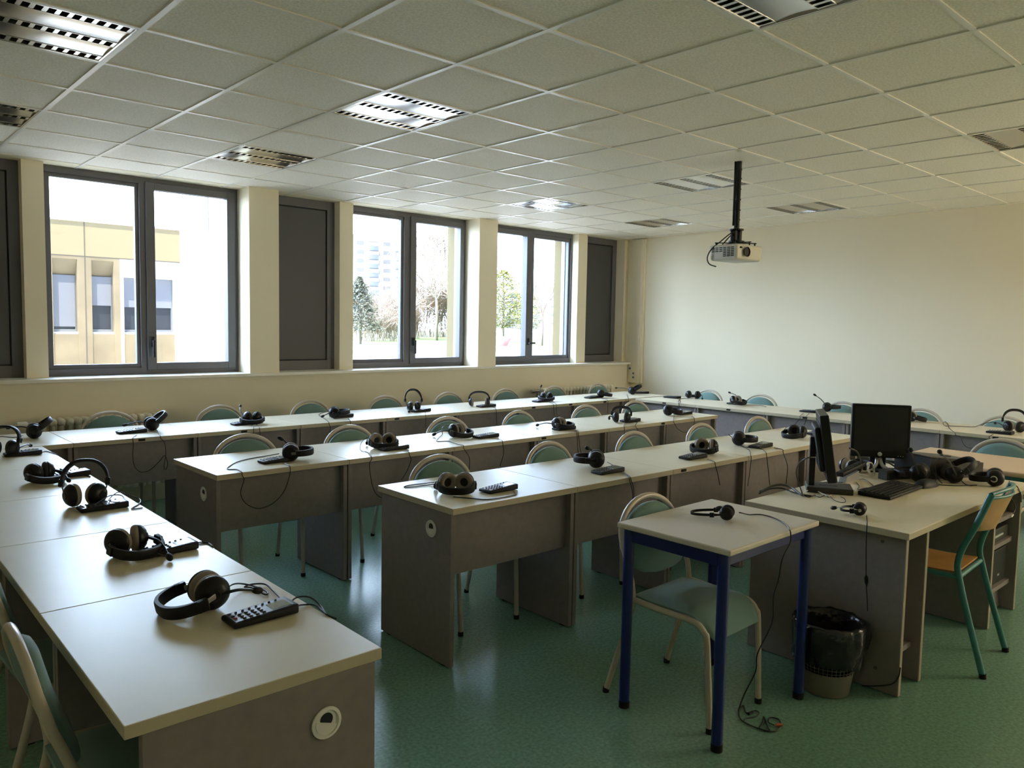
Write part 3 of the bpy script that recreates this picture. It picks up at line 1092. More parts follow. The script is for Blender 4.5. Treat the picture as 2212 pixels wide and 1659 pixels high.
H('black headset standing with its headband arching up, resting on a keypad', GL, (0.8788, 3.7115, 0.7450), (0.9184, 3.8033, 0.7450), 72, .050, None, psi=-35, cush=CUSH, R=.050, arch=.15,
  cords=[[(0.8884, 3.5873, 0.7750), (0.9437, 3.6606, 0.7800), (0.9849, 3.7098, 0.7800), (1.0259, 3.7066, 0.7750), (1.0148, 3.6272, 0.7700), (0.9682, 3.5800, 0.7750), (0.9540, 3.6299, 0.7780), (1.0250, 3.7515, 0.7820), (1.0493, 3.7006, 0.7750), (1.0997, 3.7069, 0.7500), (1.0774, 3.6198, 0.7480), (1.0178, 3.5345, 0.7480), (1.0597, 3.5235, 0.7480)]])
H('black headset with cups touching beside a silver-keyed keypad on the left desk', GL, (0.8134, 2.8711, 0.7450), (0.8379, 2.7741, 0.7450), -12, .040, (0.8939, 2.6951, 0.7600), psi=25, cush=CUSH, R=.047,
  cords=[[(0.8214, 2.9231, 0.7800), (0.8401, 2.8930, 0.7700), (0.8646, 2.7729, 0.7650), (0.9066, 2.7517, 0.7490), (0.9653, 2.7942, 0.7480), (1.0241, 2.8216, 0.7480), (1.0701, 2.8233, 0.7480), (1.0698, 2.7701, 0.7480)]])
H('large black headset with brown cushions at the camera end of the left desk', GL, (0.8325, 2.1913, 0.7450), (0.7325, 2.1927, 0.7450), -12, .034, (0.9634, 2.1551, 0.7750), psi=6, cush=CUSH, R=.049, arch=.135,
  cords=[[(0.9137, 2.2507, 0.7700), (0.9483, 2.2790, 0.7650), (0.9823, 2.2836, 0.7550), (1.0068, 2.2387, 0.7500), (1.0084, 2.1842, 0.7500), (0.9951, 2.1743, 0.7500), (0.9881, 2.2465, 0.7520), (0.9732, 2.2694, 0.7520), (1.0023, 2.2786, 0.7520), (1.0320, 2.2546, 0.7520), (1.0284, 2.1890, 0.7500), (1.0104, 2.0840, 0.7520), (1.0004, 2.0371, 0.7580)]])

# row under the windows
H('black headset on the window row with its boom pointing left past a keypad', GW, (1.8666, 5.9723, 0.7450), (1.9658, 5.9595, 0.7450), 38, .045, (1.7106, 6.0562, 0.7850), R=.047,
  cords=[[(1.9057, 5.9926, 0.7500), (1.8157, 5.6213, 0.7495), (1.8157, 5.6153, 0.7330), (1.8429, 5.6155, 0.6929), (1.8479, 5.6156, 0.6106), (1.8342, 5.6155, 0.5300), (1.8464, 5.6156, 0.5090), (1.8595, 5.6157, 0.5437), (1.8416, 5.6155, 0.6079), (1.8037, 5.6152, 0.5694), (1.7413, 5.6147, 0.5177), (1.6836, 5.6143, 0.5082), (1.6424, 5.6139, 0.5514), (1.6317, 5.6139, 0.6229), (1.6361, 5.6139, 0.7053), (1.6361, 5.6199, 0.7495), (1.6974, 5.7475, 0.7480)]])
H('black headset with cups side by side and its boom raised, second along the window row', GW, (2.6119, 5.9175, 0.7450), (2.5715, 5.8260, 0.7450), -10, .04, (2.5924, 6.0997, 0.8700), psi=30, R=.047,
  cords=[[(2.6284, 5.8944, 0.7500), (2.5391, 5.6271, 0.7495), (2.5391, 5.6211, 0.7327), (2.5460, 5.6212, 0.6504)]])
H('black headset leaning on a keypad, third along the window row', GW, (3.3215, 5.8839, 0.7450), (3.4086, 5.8347, 0.7450), 4, .045, (3.2285, 5.9137, 0.7640), R=.047,
  cords=[[(3.3961, 6.1624, 0.7650), (3.3323, 6.1285, 0.7600), (3.2985, 6.1072, 0.7480), (3.2146, 5.8487, 0.7480), (3.1296, 5.6318, 0.7495), (3.1296, 5.6258, 0.7330), (3.1423, 5.6259, 0.7002), (3.1340, 5.6259, 0.6516)]])
H('black headset standing with its thin headband arching high, fourth along the window row', GW, (4.1902, 5.9487, 0.7450), (4.2327, 6.0392, 0.7450), 62, .035, (4.0541, 5.8353, 0.7600), R=.043, arch=.17)
H('black headset standing on both cups like a bridge in the window row', GW, (4.9714, 5.9342, 0.7450), (5.0356, 6.0109, 0.7450), 62, .080, None, cush=CUSH, R=.043, arch=.11)
H('black headset with a tall raised boom before the far radiator', GW, (5.9609, 5.9792, 0.7450), (5.8903, 5.9084, 0.7450), -10, .04, (5.9686, 6.0713, 0.9000), psi=30, R=.045,
  cords=[[(6.0441, 5.9915, 0.7600), (5.9866, 5.9056, 0.7500), (5.7816, 5.6531, 0.7495), (5.7816, 5.6471, 0.7151), (5.7912, 5.6471, 0.6368)]])
H('black headset lying beside its keypad, seventh along the window row', GW, (6.7841, 5.9141, 0.7450), (6.8498, 5.8388, 0.7450), -6, .042, None, R=.045)
H('black headset in the far corner of the desks with its boom stretched left', GW, (7.4474, 5.9956, 0.7450), (7.5227, 5.9297, 0.7450), 32, .045, (7.5036, 6.2939, 0.8000), R=.045,
  cords=[[(7.3462, 5.9923, 0.7500), (6.9704, 5.6626, 0.7495), (6.9704, 5.6566, 0.7330), (6.9919, 5.6567, 0.6439)]])

# middle row
H('black headset with a shiny raised boom at the left end of the middle row', GM, (2.1053, 4.2392, 0.7450), (2.1949, 4.1947, 0.7450), 2, .042, (2.1014, 4.3631, 0.8600), R=.049, cush=CUSH,
  cords=[[(2.1130, 4.4067, 0.7600), (2.0405, 4.4289, 0.7500), (1.9438, 4.4135, 0.7480), (1.8256, 4.3467, 0.7480), (1.7161, 4.2119, 0.7480), (1.6987, 4.1566, 0.7480), (1.7343, 4.1302, 0.7480), (1.7221, 4.0409, 0.7495), (1.7221, 4.0349, 0.7330), (1.7322, 4.0350, 0.7045), (1.7136, 4.0348, 0.6386), (1.7339, 4.0350, 0.5849), (1.7755, 4.0356, 0.5507), (1.8259, 4.0363, 0.5355), (1.8992, 4.0374, 0.5533), (1.9603, 4.0382, 0.6051), (1.9914, 4.0386, 0.6723), (2.0028, 4.0388, 0.7211), (2.0028, 4.0448, 0.7495), (2.0107, 4.0831, 0.7480), (2.0175, 4.1372, 0.7500)]])
H('headset showing two grey ear cushions behind a keypad in the middle row', GM, (2.7929, 4.3182, 0.7450), (2.7540, 4.2261, 0.7450), -14, .048, (2.7518, 4.4399, 0.7640), psi=-62, cush=CUSH, R=.049, arch=.10,
  cords=[[(2.8827, 4.6335, 0.7700), (2.8285, 4.6234, 0.7500), (2.6858, 4.4185, 0.7480), (2.6057, 4.2697, 0.7480), (2.6081, 4.2021, 0.7480), (2.5410, 4.0523, 0.7495), (2.5410, 4.0463, 0.7330), (2.5248, 4.0461, 0.7003), (2.5386, 4.0463, 0.6042), (2.5590, 4.0466, 0.5383), (2.5929, 4.0471, 0.4960), (2.6510, 4.0479, 0.4704)]])
H('black headset with its boom stretched flat to the left in the middle row', GM, (3.4875, 4.4196, 0.7450), (3.5078, 4.3217, 0.7450), -12, .035, (3.3633, 4.5171, 0.7640), psi=-10, cush=CUSH, R=.049,
  cords=[[(3.4636, 4.5493, 0.7520), (3.4905, 4.5912, 0.7900), (3.5630, 4.6410, 0.8000), (3.6307, 4.6541, 0.7900)], [(3.4636, 4.5493, 0.7520), (3.2405, 4.3243, 0.7480), (3.3064, 4.2780, 0.7480), (3.2740, 4.1225, 0.7480), (3.2699, 4.0625, 0.7495), (3.2699, 4.0565, 0.7284), (3.3201, 4.0572, 0.6569), (3.3177, 4.0572, 0.5679)]])
H('black headset lying on top of its keypad in the middle row, boom flat', GM, (4.4219, 4.2927, 0.7450), (4.4463, 4.1957, 0.7450), -8, .036, (4.3592, 4.4669, 0.7640), psi=-15, cush=CUSH, R=.047,
  cords=[[(4.4048, 4.1004, 0.7500), (4.4079, 4.0785, 0.7495), (4.4079, 4.0725, 0.7096), (4.4166, 4.0726, 0.6218), (4.4351, 4.0729, 0.5582)]])
H('black headset with headband raised over its cups, fifth along the middle row', GM, (5.1768, 4.2742, 0.7450), (5.2539, 4.3378, 0.7450), 48, .05, (5.0869, 4.3340, 0.7850), psi=-10, R=.045, arch=.11,
  cords=[[(5.1445, 4.2120, 0.7500), (4.9860, 4.0866, 0.7495), (4.9860, 4.0806, 0.7330), (4.9888, 4.0806, 0.6752)]])
H('black headset at the right end of the middle row with a dangling cord loop', GM, (5.9920, 4.3852, 0.7450), (6.0511, 4.3045, 0.7450), -4, .045, None, R=.047,
  cords=[[(5.9738, 4.3036, 0.7500), (5.6813, 4.0963, 0.7495), (5.6813, 4.0903, 0.7286), (5.7410, 4.0911, 0.6702), (5.8506, 4.0927, 0.6279), (5.9592, 4.0942, 0.6403), (5.9993, 4.0948, 0.7054), (5.9993, 4.1008, 0.7495), (6.0863, 4.1872, 0.7500)]])

# nearer row
H('headset with two round grey cushions facing out at the left end of the nearer row', GN, (2.3399, 2.9629, 0.7450), (2.2850, 2.8794, 0.7450), -14, .046, (2.2930, 3.0632, 0.7640), psi=-62, cush=CUSH, R=.049, arch=.105,
  cords=[[(2.3615, 3.1199, 0.7600), (2.3305, 3.1604, 0.7500), (2.2347, 3.1743, 0.7480), (2.1997, 3.2007, 0.7480), (2.2474, 3.2208, 0.7480), (2.3339, 3.2009, 0.7500), (2.3412, 3.1397, 0.7640)]])
H('black headset with a raised boom behind a keypad, second along the nearer row', GN, (3.4125, 2.9992, 0.7450), (3.3465, 3.0743, 0.7450), 0, .040, (3.4047, 3.0617, 0.8500), psi=12, R=.049,
  cords=[[(3.5121, 2.9968, 0.7650), (3.4590, 2.8803, 0.7550), (3.3924, 2.7699, 0.7500), (3.3253, 2.6712, 0.7495), (3.3253, 2.6652, 0.7330), (3.3473, 2.6650, 0.6916), (3.3541, 2.6649, 0.6312), (3.3219, 2.6653, 0.5634), (3.3039, 2.6655, 0.5299)]])
H('black headset showing one grey cushion, third along the nearer row', GN, (4.3958, 2.8939, 0.7450), (4.2960, 2.8881, 0.7450), -14, .046, None, psi=-35, cush=CUSH, R=.049, arch=.11)
H('black headset with cords crossing in front, fourth along the nearer row', GN, (4.9011, 2.9691, 0.7450), (4.9529, 2.8836, 0.7450), 0, .045, None, R=.047, cush=CUSHD,
  cords=[[(4.9742, 3.1005, 0.8000), (4.9847, 3.0596, 0.7700), (4.8967, 2.9592, 0.7500), (4.7392, 2.7880, 0.7480), (4.5350, 2.6555, 0.7495), (4.5350, 2.6495, 0.7330), (4.5262, 2.6496, 0.6499), (4.5063, 2.6499, 0.5516)]])
H('black headset lying with open cups at the far end of the nearer row', GN, (5.6313, 2.8993, 0.7450), (5.5338, 2.9214, 0.7450), -14, .045, None, psi=-40, R=.047, arch=.13,
  cords=[[(5.7658, 3.0459, 0.7900), (5.8066, 3.1180, 0.7600), (5.7730, 3.1151, 0.7480), (5.7574, 3.0616, 0.8000)]])

# along the plain wall
H('black headset with cups apart, first from the corner along the plain wall', GR, (7.6600, 5.2597, 0.7450), (7.7425, 5.3163, 0.7450), -12, .055, (7.5814, 5.0807, 0.7640), psi=-30, R=.045,
  cords=[[(7.5646, 5.2575, 0.7500), (7.5092, 5.3146, 0.7480), (7.2439, 5.1631, 0.7480), (7.0153, 5.0042, 0.7495), (7.0153, 4.9982, 0.7287), (7.0156, 5.0144, 0.6765)]])
H('headset with a bluish shiny cup and upright boom by the plain wall', GR, (7.3833, 4.5326, 0.7650), (7.3686, 4.4337, 0.7650), -12, .040, (7.4811, 4.6669, 0.8700), psi=-15, cush=CUSH, R=.043,
  cords=[[(7.4609, 4.4843, 0.7550), (7.5936, 4.4238, 0.7480), (7.6162, 4.3541, 0.7480), (7.5251, 4.2475, 0.7480)]])
H('black headset with a tall diagonal boom behind the monitor seen edge-on', GR, (7.6868, 3.6628, 0.7450), (7.7298, 3.5725, 0.7450), 4, .045, (7.7399, 3.8250, 0.9000), R=.045)
H('headset half hidden behind the dark monitor by the plain wall', GR, (7.5659, 2.8000, 0.7450), (7.6006, 2.7062, 0.7450), -12, .04, None, cush=CUSH, psi=-30, R=.045)
H('headset standing with grey cushion cut off by the right edge', GR, (7.5017, 1.9531, 0.7450), (7.5985, 1.9783, 0.7450), 65, .045, (7.5822, 2.1171, 0.8000), psi=-45, cush=CUSH, R=.047, arch=.15,
  cords=[[(7.6614, 2.1397, 0.8000), (7.7264, 2.1901, 0.7900), (7.7854, 2.2754, 0.7600), (7.5981, 2.2845, 0.7480), (7.5235, 2.3720, 0.7480), (7.4822, 2.4371, 0.7480), (7.4411, 2.4649, 0.7480), (7.6503, 2.5550, 0.7480), (7.7892, 2.5824, 0.7480), (7.5765, 2.4875, 0.7480), (7.2934, 2.3818, 0.7480), (6.9626, 2.2292, 0.7495), (6.9626, 2.2232, 0.7330), (6.9619, 2.1867, 0.7267), (6.9616, 2.1703, 0.6830), (6.9610, 2.1407, 0.6488), (6.9603, 2.1027, 0.6425), (6.9593, 2.0528, 0.6567), (6.9584, 2.0055, 0.7040), (6.9578, 1.9746, 0.7330), (6.9578, 1.9806, 0.7495), (7.1845, 2.0140, 0.7480)]])

# ------------------------------------------------------------------ keypads on the desks
KG = 'keypads on the desks'
K = keypad
K('black keypad under the boom of the headset at the left edge', KG, (0.9329, 5.3058, 0.7450), -.05, cords=[[(1.0173, 5.3100, 0.7500), (1.0648, 5.3530, 0.7480), (1.0845, 5.2352, 0.7480), (1.0949, 5.2048, 0.7400), (1.0946, 5.1734, 0.7000)]])
K('black keypad half hidden behind the two-cup headset on the left desk', KG, (0.9854, 4.4656, 0.7450), .05)
K('black keypad under the standing headset with cords coiled over it', KG, (0.9270, 3.6205, 0.7450), -.02, True)
K('silver-keyed black keypad beside the headset with touching cups on the left desk', KG, (0.9259, 2.8097, 0.7450), .04, True, cords=[[(0.9943, 2.7846, 0.7550), (1.0501, 2.8468, 0.7480), (1.0762, 2.8261, 0.7480), (1.0835, 2.8011, 0.7350), (1.0905, 2.8114, 0.7000)]])
K('black keypad with a clear display at the camera end of the left desk', KG, (0.9122, 2.0205, 0.7450), .02, True, cords=[[(0.9958, 1.9963, 0.7640), (1.0498, 2.0233, 0.7490), (1.0704, 1.9955, 0.7480), (1.0594, 1.9162, 0.7480), (1.0751, 1.8899, 0.7400)], [(0.9891, 2.0111, 0.7640), (1.0353, 2.0520, 0.7650), (1.0660, 2.0318, 0.7650), (1.0767, 1.9908, 0.7520), (1.0584, 1.9171, 0.7480)]])
K('black keypad left of the first window-row headset', KG, (1.7098, 5.9042, 0.7450), .03, cords=[])
K('black keypad under the headset with raised boom, second along the window row', KG, (2.5363, 5.9002, 0.7450), .05, cords=[[(2.5760, 5.8277, 0.7500), (2.4914, 5.6267, 0.7495), (2.4914, 5.6207, 0.7329), (2.4911, 5.6207, 0.6800)]])
K('black keypad under the leaning headset, third along the window row', KG, (3.4058, 5.9067, 0.7450), .0, cords=[[(3.3978, 5.7850, 0.7500), (3.3271, 5.6334, 0.7495), (3.3271, 5.6274, 0.7330), (3.3273, 5.6274, 0.6859)]])
K('black keypad beside the high-arched headset in the window row', KG, (4.2188, 5.8853, 0.7450), .04, cords=[[(4.2072, 5.7964, 0.7500), (4.0998, 5.6396, 0.7495), (4.0998, 5.6336, 0.7224), (4.0959, 5.6336, 0.6307)]])
K('black keypad beneath the bridge-like headset in the window row', KG, (5.0027, 5.8639, 0.7450), -.05, cords=[[(5.0478, 5.8317, 0.7500), (4.9431, 5.6463, 0.7495), (4.9431, 5.6403, 0.7058), (4.9517, 5.6404, 0.5921)]])
K('black keypad beneath the headset with the tall boom before the far radiator', KG, (5.8367, 5.9388, 0.7450), .02, cords=[[(5.8795, 5.8552, 0.7500), (5.7404, 5.6527, 0.7495), (5.7404, 5.6467, 0.7079), (5.7499, 5.6468, 0.6298)]])
K('black keypad left of the seventh headset in the window row', KG, (6.6504, 5.9300, 0.7450), .03, cords=[[(6.6664, 5.7974, 0.7500), (6.6055, 5.6596, 0.7495), (6.6055, 5.6536, 0.6977), (6.6019, 5.6536, 0.5993)]])
K('black keypad right of the headset in the far corner of the desks', KG, (7.6501, 6.0210, 0.7450), -.6)
K('black keypad at the left end of the middle row', KG, (2.0095, 4.2330, 0.7450), .03)
K('black keypad before the two grey cushions in the middle row', KG, (2.8100, 4.2134, 0.7450), -.04, cords=[[(2.8405, 4.1314, 0.7500), (2.8203, 4.0563, 0.7495), (2.8203, 4.0503, 0.7330), (2.8352, 4.0505, 0.6988), (2.8071, 4.0501, 0.6363), (2.7615, 4.0494, 0.5765)]])
K('black keypad with visible keys right of the flat-boomed headset in the middle row', KG, (3.6504, 4.2783, 0.7450), -.06, cords=[[(3.6674, 4.1699, 0.7500), (3.6252, 4.0675, 0.7495), (3.6252, 4.0615, 0.7306), (3.6359, 4.0617, 0.6602), (3.6026, 4.0612, 0.5711)]])
K('black keypad under the fourth headset of the middle row', KG, (4.4393, 4.2481, 0.7450), -.03, cords=[[(4.4604, 4.1575, 0.7500), (4.4238, 4.0787, 0.7495), (4.4238, 4.0727, 0.7118), (4.4435, 4.0730, 0.6192), (4.4621, 4.0732, 0.5554)]])
K('black keypad right of the fifth headset of the middle row', KG, (5.2930, 4.2723, 0.7450), .0, cords=[[(5.3095, 4.2143, 0.7500), (5.4912, 4.3283, 0.7500), (5.1385, 4.0887, 0.7495), (5.1385, 4.0827, 0.7330), (5.1728, 4.0832, 0.6990)]])
K('black keypad at the right end of the middle row', KG, (6.1802, 4.3517, 0.7450), -.04)
K('black keypad with lit display at the left end of the nearer row', KG, (2.5296, 2.8587, 0.7450), .02, True, cords=[[(2.5604, 2.7798, 0.7500), (2.5314, 2.7347, 0.7480), (2.4635, 2.7229, 0.7480), (2.3495, 2.7361, 0.7480), (2.3005, 2.8103, 0.7480), (2.2597, 2.8787, 0.7480)]])
K('black keypad with cords hanging beside it, second along the nearer row', KG, (3.3379, 2.8425, 0.7450), -.05, cords=[[(3.3849, 2.7773, 0.7550), (3.3137, 2.6714, 0.7495), (3.3137, 2.6654, 0.7330), (3.3403, 2.6650, 0.6719), (3.3435, 2.6650, 0.6068), (3.3112, 2.6654, 0.5417)]])
K('black keypad left of the third headset in the nearer row', KG, (4.1493, 2.8324, 0.7450), -.04, cords=[[(4.1703, 2.7404, 0.7500), (4.1277, 2.6608, 0.7495), (4.1277, 2.6548, 0.7330), (4.1566, 2.6544, 0.6767), (4.1871, 2.6540, 0.5974)]])
K('black keypad right of the fourth headset in the nearer row', KG, (4.9377, 2.8158, 0.7450), .02, cords=[[(4.9684, 2.7309, 0.7500), (4.9387, 2.6503, 0.7495), (4.9387, 2.6443, 0.7257), (5.0030, 2.6434, 0.6289), (4.9953, 2.6435, 0.5066)], [(4.8371, 2.8644, 0.7480), (4.8463, 2.7596, 0.7480), (4.7238, 2.6531, 0.7495), (4.7238, 2.6471, 0.7278), (4.7480, 2.6467, 0.6470), (4.7818, 2.6463, 0.5234)]])
K('black keypad beside the monitor seen edge-on, far end of the nearer row', KG, (5.9353, 2.9019, 0.7450), .02)
K('black keypad nearest the corner along the plain wall', KG, (7.4869, 5.4286, 0.7450), -PI / 2 + .1, cords=[[(7.4133, 5.2848, 0.7500), (7.1722, 5.0869, 0.7480), (7.0150, 4.9917, 0.7495), (7.0150, 4.9857, 0.7247), (7.0153, 5.0015, 0.6625)]])
K('black keypad under the shiny headset along the plain wall', KG, (7.4830, 4.5821, 0.7450), -PI / 2, cords=[])
K('black keypad left of the diagonal-boomed headset by the plain wall', KG, (7.4470, 3.7195, 0.7450), -PI / 2 + .05, cords=[[(7.2575, 3.6957, 0.7500), (6.9884, 3.5908, 0.7495), (6.9884, 3.5848, 0.7330), (6.9888, 3.6065, 0.7092), (6.9895, 3.6420, 0.6607)], [(7.3114, 3.6609, 0.7500), (6.9873, 3.5293, 0.7495), (6.9873, 3.5233, 0.7312), (6.9876, 3.5435, 0.6717)]])
K('black keypad under the headset at the right edge along the plain wall', KG, (7.2926, 1.9973, 0.7450), -PI / 2 + .02)
for t_, cs in pend:
    for c in cs:
        cord(t_, c)

# ------------------------------------------------------------------ things on the teacher desk and pupil table
TZ = .73
H('thin black headset with a wire boom on the blue-legged table', None, (2.8301, 1.7541, 0.7750), (2.7897, 1.8456, 0.7750), -6, .028, (2.8272, 1.7942, 0.8150), R=.028, arch=.15, small=True,
  cords=[[(2.8884, 1.7321, 0.8000), (2.9703, 1.7298, 0.7780), (3.0138, 1.6960, 0.7780), (2.9960, 1.6195, 0.7780), (2.9296, 1.5379, 0.7780), (2.8527, 1.4850, 0.7829), (2.8597, 1.4840, 0.7670), (2.8653, 1.4870, 0.7280), (2.8086, 1.4870, 0.6733), (2.7886, 1.4880, 0.5974), (2.7591, 1.4900, 0.5330), (2.7816, 1.5000, 0.4392), (2.7838, 1.5200, 0.3743), (2.7452, 1.5400, 0.2895), (2.7725, 1.5600, 0.2024), (2.7678, 1.6000, 0.0987), (2.8105, 1.6471, 0.0040), (2.7489, 1.6094, 0.0040), (2.7250, 1.5718, 0.0040), (2.7250, 1.5065, 0.0040), (2.7505, 1.4574, 0.0040), (2.8098, 1.4625, 0.0040), (2.8516, 1.4935, 0.0040), (2.8393, 1.5232, 0.0040), (2.7995, 1.5089, 0.0040), (2.7930, 1.4812, 0.0060)],
         [(2.8105, 1.6471, 0.0040), (2.8451, 1.6487, 0.0040), (2.7979, 1.6074, 0.0040), (2.8418, 1.5953, 0.0040), (2.8390, 1.5727, 0.0040), (2.7997, 1.5664, 0.0040), (2.7572, 1.5829, 0.0040), (2.7287, 1.5782, 0.0040)],
         [(2.7250, 1.5065, 0.0040), (2.7823, 1.5234, 0.0040), (2.8259, 1.5443, 0.0040), (2.7634, 1.4924, 0.0040), (2.7393, 1.4669, 0.0040), (2.7261, 1.4871, 0.0040)]])
tb = [o for o in COL.objects if o.name.startswith('headset') and o.get('label', '').startswith('thin black headset with a wire')][0]
bm = new()
p = local(tb, (2.7951, 1.4745, 0.0080)); q = local(tb, (2.8150, 1.4576, 0.0080))
tube(bm, [p, q], .006, 10)
obj('plug', bm, ORNG, tb)
bm = new()
p = local(tb, (2.7948, 1.5950, 0.0060)); q = local(tb, (2.8203, 1.5933, 0.0060))
tube(bm, [p, q], .006, 8)
obj('splitter', bm, RUB, tb)

H('thin black headset with a round microphone at the near edge of the teacher desk', None, (3.5423, 1.5071, 0.7300), (3.5113, 1.6022, 0.7300), -6, .024, (3.5037, 1.6134, 0.7520), R=.030, arch=.085, small=True, psi=-20,
  cords=[[(3.5243, 1.4705, 0.7400), (3.4595, 1.4402, 0.7330), (3.3860, 1.4090, 0.7387), (3.3750, 1.4043, 0.7027), (3.3750, 1.4024, 0.6295), (3.3750, 1.3949, 0.4898), (3.3720, 1.3857, 0.4168), (3.3650, 1.3778, 0.3630)]])
tb = [o for o in COL.objects if o.get('label', '').startswith('thin black headset with a round')][0]
bm = new()
p, q = local(tb, (3.3710, 1.3948, 0.5194)), local(tb, (3.3710, 1.3900, 0.4672))
pts = [p + (q - p) * (k / 8) for k in range(9)]
for a, b, r1, r2 in zip(pts, pts[1:], (.002, .005, .008, .0085, .0085, .008, .006, .004), (.005, .008, .0085, .0085, .008, .006, .004, .002)):
    tube(bm, [a, b], r1, 10, True, r2)
obj('volume_control', bm, RUB, tb, smooth=True)

H('black headset with grey cushion hidden behind the edge-on monitor', None, (4.5257, 2.0033, 0.7300), (4.6155, 1.9593, 0.7300), 8, .04, None, psi=-20, cush=CUSH, R=.045)
H('tangled black headset with boom raised, left of two leaning on the dark case', None, (4.6396, 1.6485, 0.7300), (4.6230, 1.7472, 0.7300), -4, .040, (3.9585, 1.4593, 1.0000), psi=-30, R=.050, arch=.13,
  cords=[[(4.7425, 1.6351, 0.8000), (4.6936, 1.5862, 0.7600), (4.5929, 1.5596, 0.7400), (4.5204, 1.5670, 0.7350), (4.5934, 1.5546, 0.7330), (4.6514, 1.4799, 0.7330), (4.7740, 1.4027, 0.7330)]])
H('tangled black headset with thick boom, right of two leaning on the dark case', None, (4.7668, 1.5368, 0.7300), (4.8348, 1.4635, 0.7300), 35, .045, (3.9489, 1.3251, 1.0100), psi=-10, R=.048, arch=.14,
  cords=[[(4.4765, 1.5002, 0.9000), (4.5519, 1.5473, 0.8600), (4.6981, 1.5829, 0.7600), (4.6575, 1.5411, 0.7350)], [(4.7308, 1.5110, 0.8200), (4.8004, 1.5064, 0.7600), (4.7375, 1.4494, 0.7350), (4.7378, 1.4147, 0.7330)]])
H('black headset with a silver-ringed cup at the near right end of the teacher desk', None, (4.8742, 1.3450, 0.7300), (4.8476, 1.4414, 0.7300), -6, .050, None, psi=10, R=.045, arch=.12,
  cords=[[(4.9488, 1.2943, 0.7500), (4.9785, 1.2834, 0.7350), (4.8587, 1.2320, 0.7433), (4.8894, 1.2300, 0.7217), (4.9484, 1.2320, 0.6825), (4.9577, 1.2320, 0.6422)],
         [(4.8721, 1.2860, 0.7350), (4.7301, 1.2330, 0.7170), (4.8115, 1.2300, 0.6633), (4.8368, 1.2280, 0.6269), (4.7949, 1.2260, 0.5979)]])
tb = [o for o in COL.objects if o.get('label', '').startswith('black headset with a silver-ringed')][0]
bm = new(); tube(bm, [local(tb, (4.7949, 1.2260, 0.5979)), local(tb, (4.7643, 1.2260, 0.5900))], .005, 8)
obj('connector', bm, WHITE, tb)
cp = [c for c in tb.children if c.name.startswith('ear_cup')]
for c in cp[:2]:
    pass
for sg, in ((1,), (-1,)):
    M = Matrix.Translation((sg * .05, 0, .045)) @ Matrix.Rotation(math.radians(sg * 10), 4, 'Z') @ (Matrix.Identity(4) if sg > 0 else Matrix.Rotation(PI, 4, 'Z'))
    bm = new(); lathe(bm, [(.0275, .012), (.029, .013), (.029, .017), (.025, .018)], 24, M)
    obj('cup_ring', bm, SILV, cp[0 if sg > 0 else -1], smooth=True)

# monitor facing the camera
def monitor(label, loc, rz, w, h, z0, tilt, stand):
    t = thing('monitor', label, 'monitor', loc, rz)
    Mt = Matrix.Translation((0, 0, z0)) @ Matrix.Rotation(tilt, 4, 'X')
    def bx(name, m_, *a, par=t, bev=.003, M=Mt):
        bm = new(); vs = box(bm, *a, bev); xform(bm, list(bm.verts), M)
        return obj(name, bm, m_, par)
    hs = bx('housing', BLK, -w / 2, w / 2, -.012, .032, 0, h, bev=.005)
    bm = new()
    vs = prism(bm, [(-w / 2 + .02, .05), (w / 2 - .02, .05), (w / 2 - .02, h - .045), (-w / 2 + .02, h - .045)], .031, .035)
    for v in list(bm.verts):
        pass
    box(bm, -w / 2 + .03, w / 2 - .03, .030, .062, .055, h - .06, .012)
    xform(bm, list(bm.verts), Mt)
    obj('rear_bulge', bm, BLKM, t)
    bx('screen', SCRN, -w / 2 + .018, w / 2 - .018, -.0135, -.008, .040, h - .018, bev=.0)
    bz = bx('chin', BLKM, -w / 2 + .004, w / 2 - .004, -.014, -.008, .004, .038, bev=.001)
    bm = new()
    lathe(bm, [(0, 0), (0, .0125), (.002, .0125), (.003, .011), (.003, 0)], 24, Mt @ Matrix.Translation((0, -.014, .021)) @ Matrix.Rotation(-PI / 2, 4, 'Z'))
    obj('round_emblem', bm, EMBL, bz, smooth=True, auto=40)
    for k in range(4):
        bm = new()
        lathe(bm, [(0, 0), (0, .0030 if k < 3 else .0042), (.0015, .0028 if k < 3 else .004), (.0015, 0)], 12, Mt @ Matrix.Translation((w / 2 - .062 + .0135 * k, -.014, .014)) @ Matrix.Rotation(-PI / 2, 4, 'Z'))
        obj('button', bm, EMBL, bz, smooth=True, auto=40)
    if stand == 'v':
        bm = new()
        box(bm, -.045, .045, .035, .06, .015, z0 + .10, .006)
        obj('neck', bm, BLK, t)
        bm = new()
        for s in (-1, 1):
            tube(bm, spline([(s * .006, .02, .085), (s * .02, -.015, .04), (s * .07, -.06, .014), (s * .12, -.085, .008)], 5), .011, 10)
        obj('splayed_foot', bm, SILV, t, smooth=True)
        bm = new(); box(bm, -.11, .11, -.03, .10, 0, .014, .005)
        obj('base', bm, GREYP, t)
    else:
        bm = new(); vs = box(bm, -.035, .035, .085, .115, .01, z0 + .21, .004)
        box(bm, -.03, .03, .045, .09, z0 + .12, z0 + .17, .003)
        obj('neck', bm, BLK, t)
        bm = new(); box(bm, -.085, .085, -.10, .125, 0, .030, .004)
        b_ = obj('base', bm, GREYP, t)
        bm = new(); box(bm, -.02, .02, -.03, .06, .0295, .031); obj('base_slot', bm, DARK, b_)
    return t
monitor('dark flat monitor facing the camera on the teacher desk', (4.745, 1.925, TZ), math.atan2(.378 , .926) - PI / 2 + .18, .325, .318, .088, -.04, 'v')
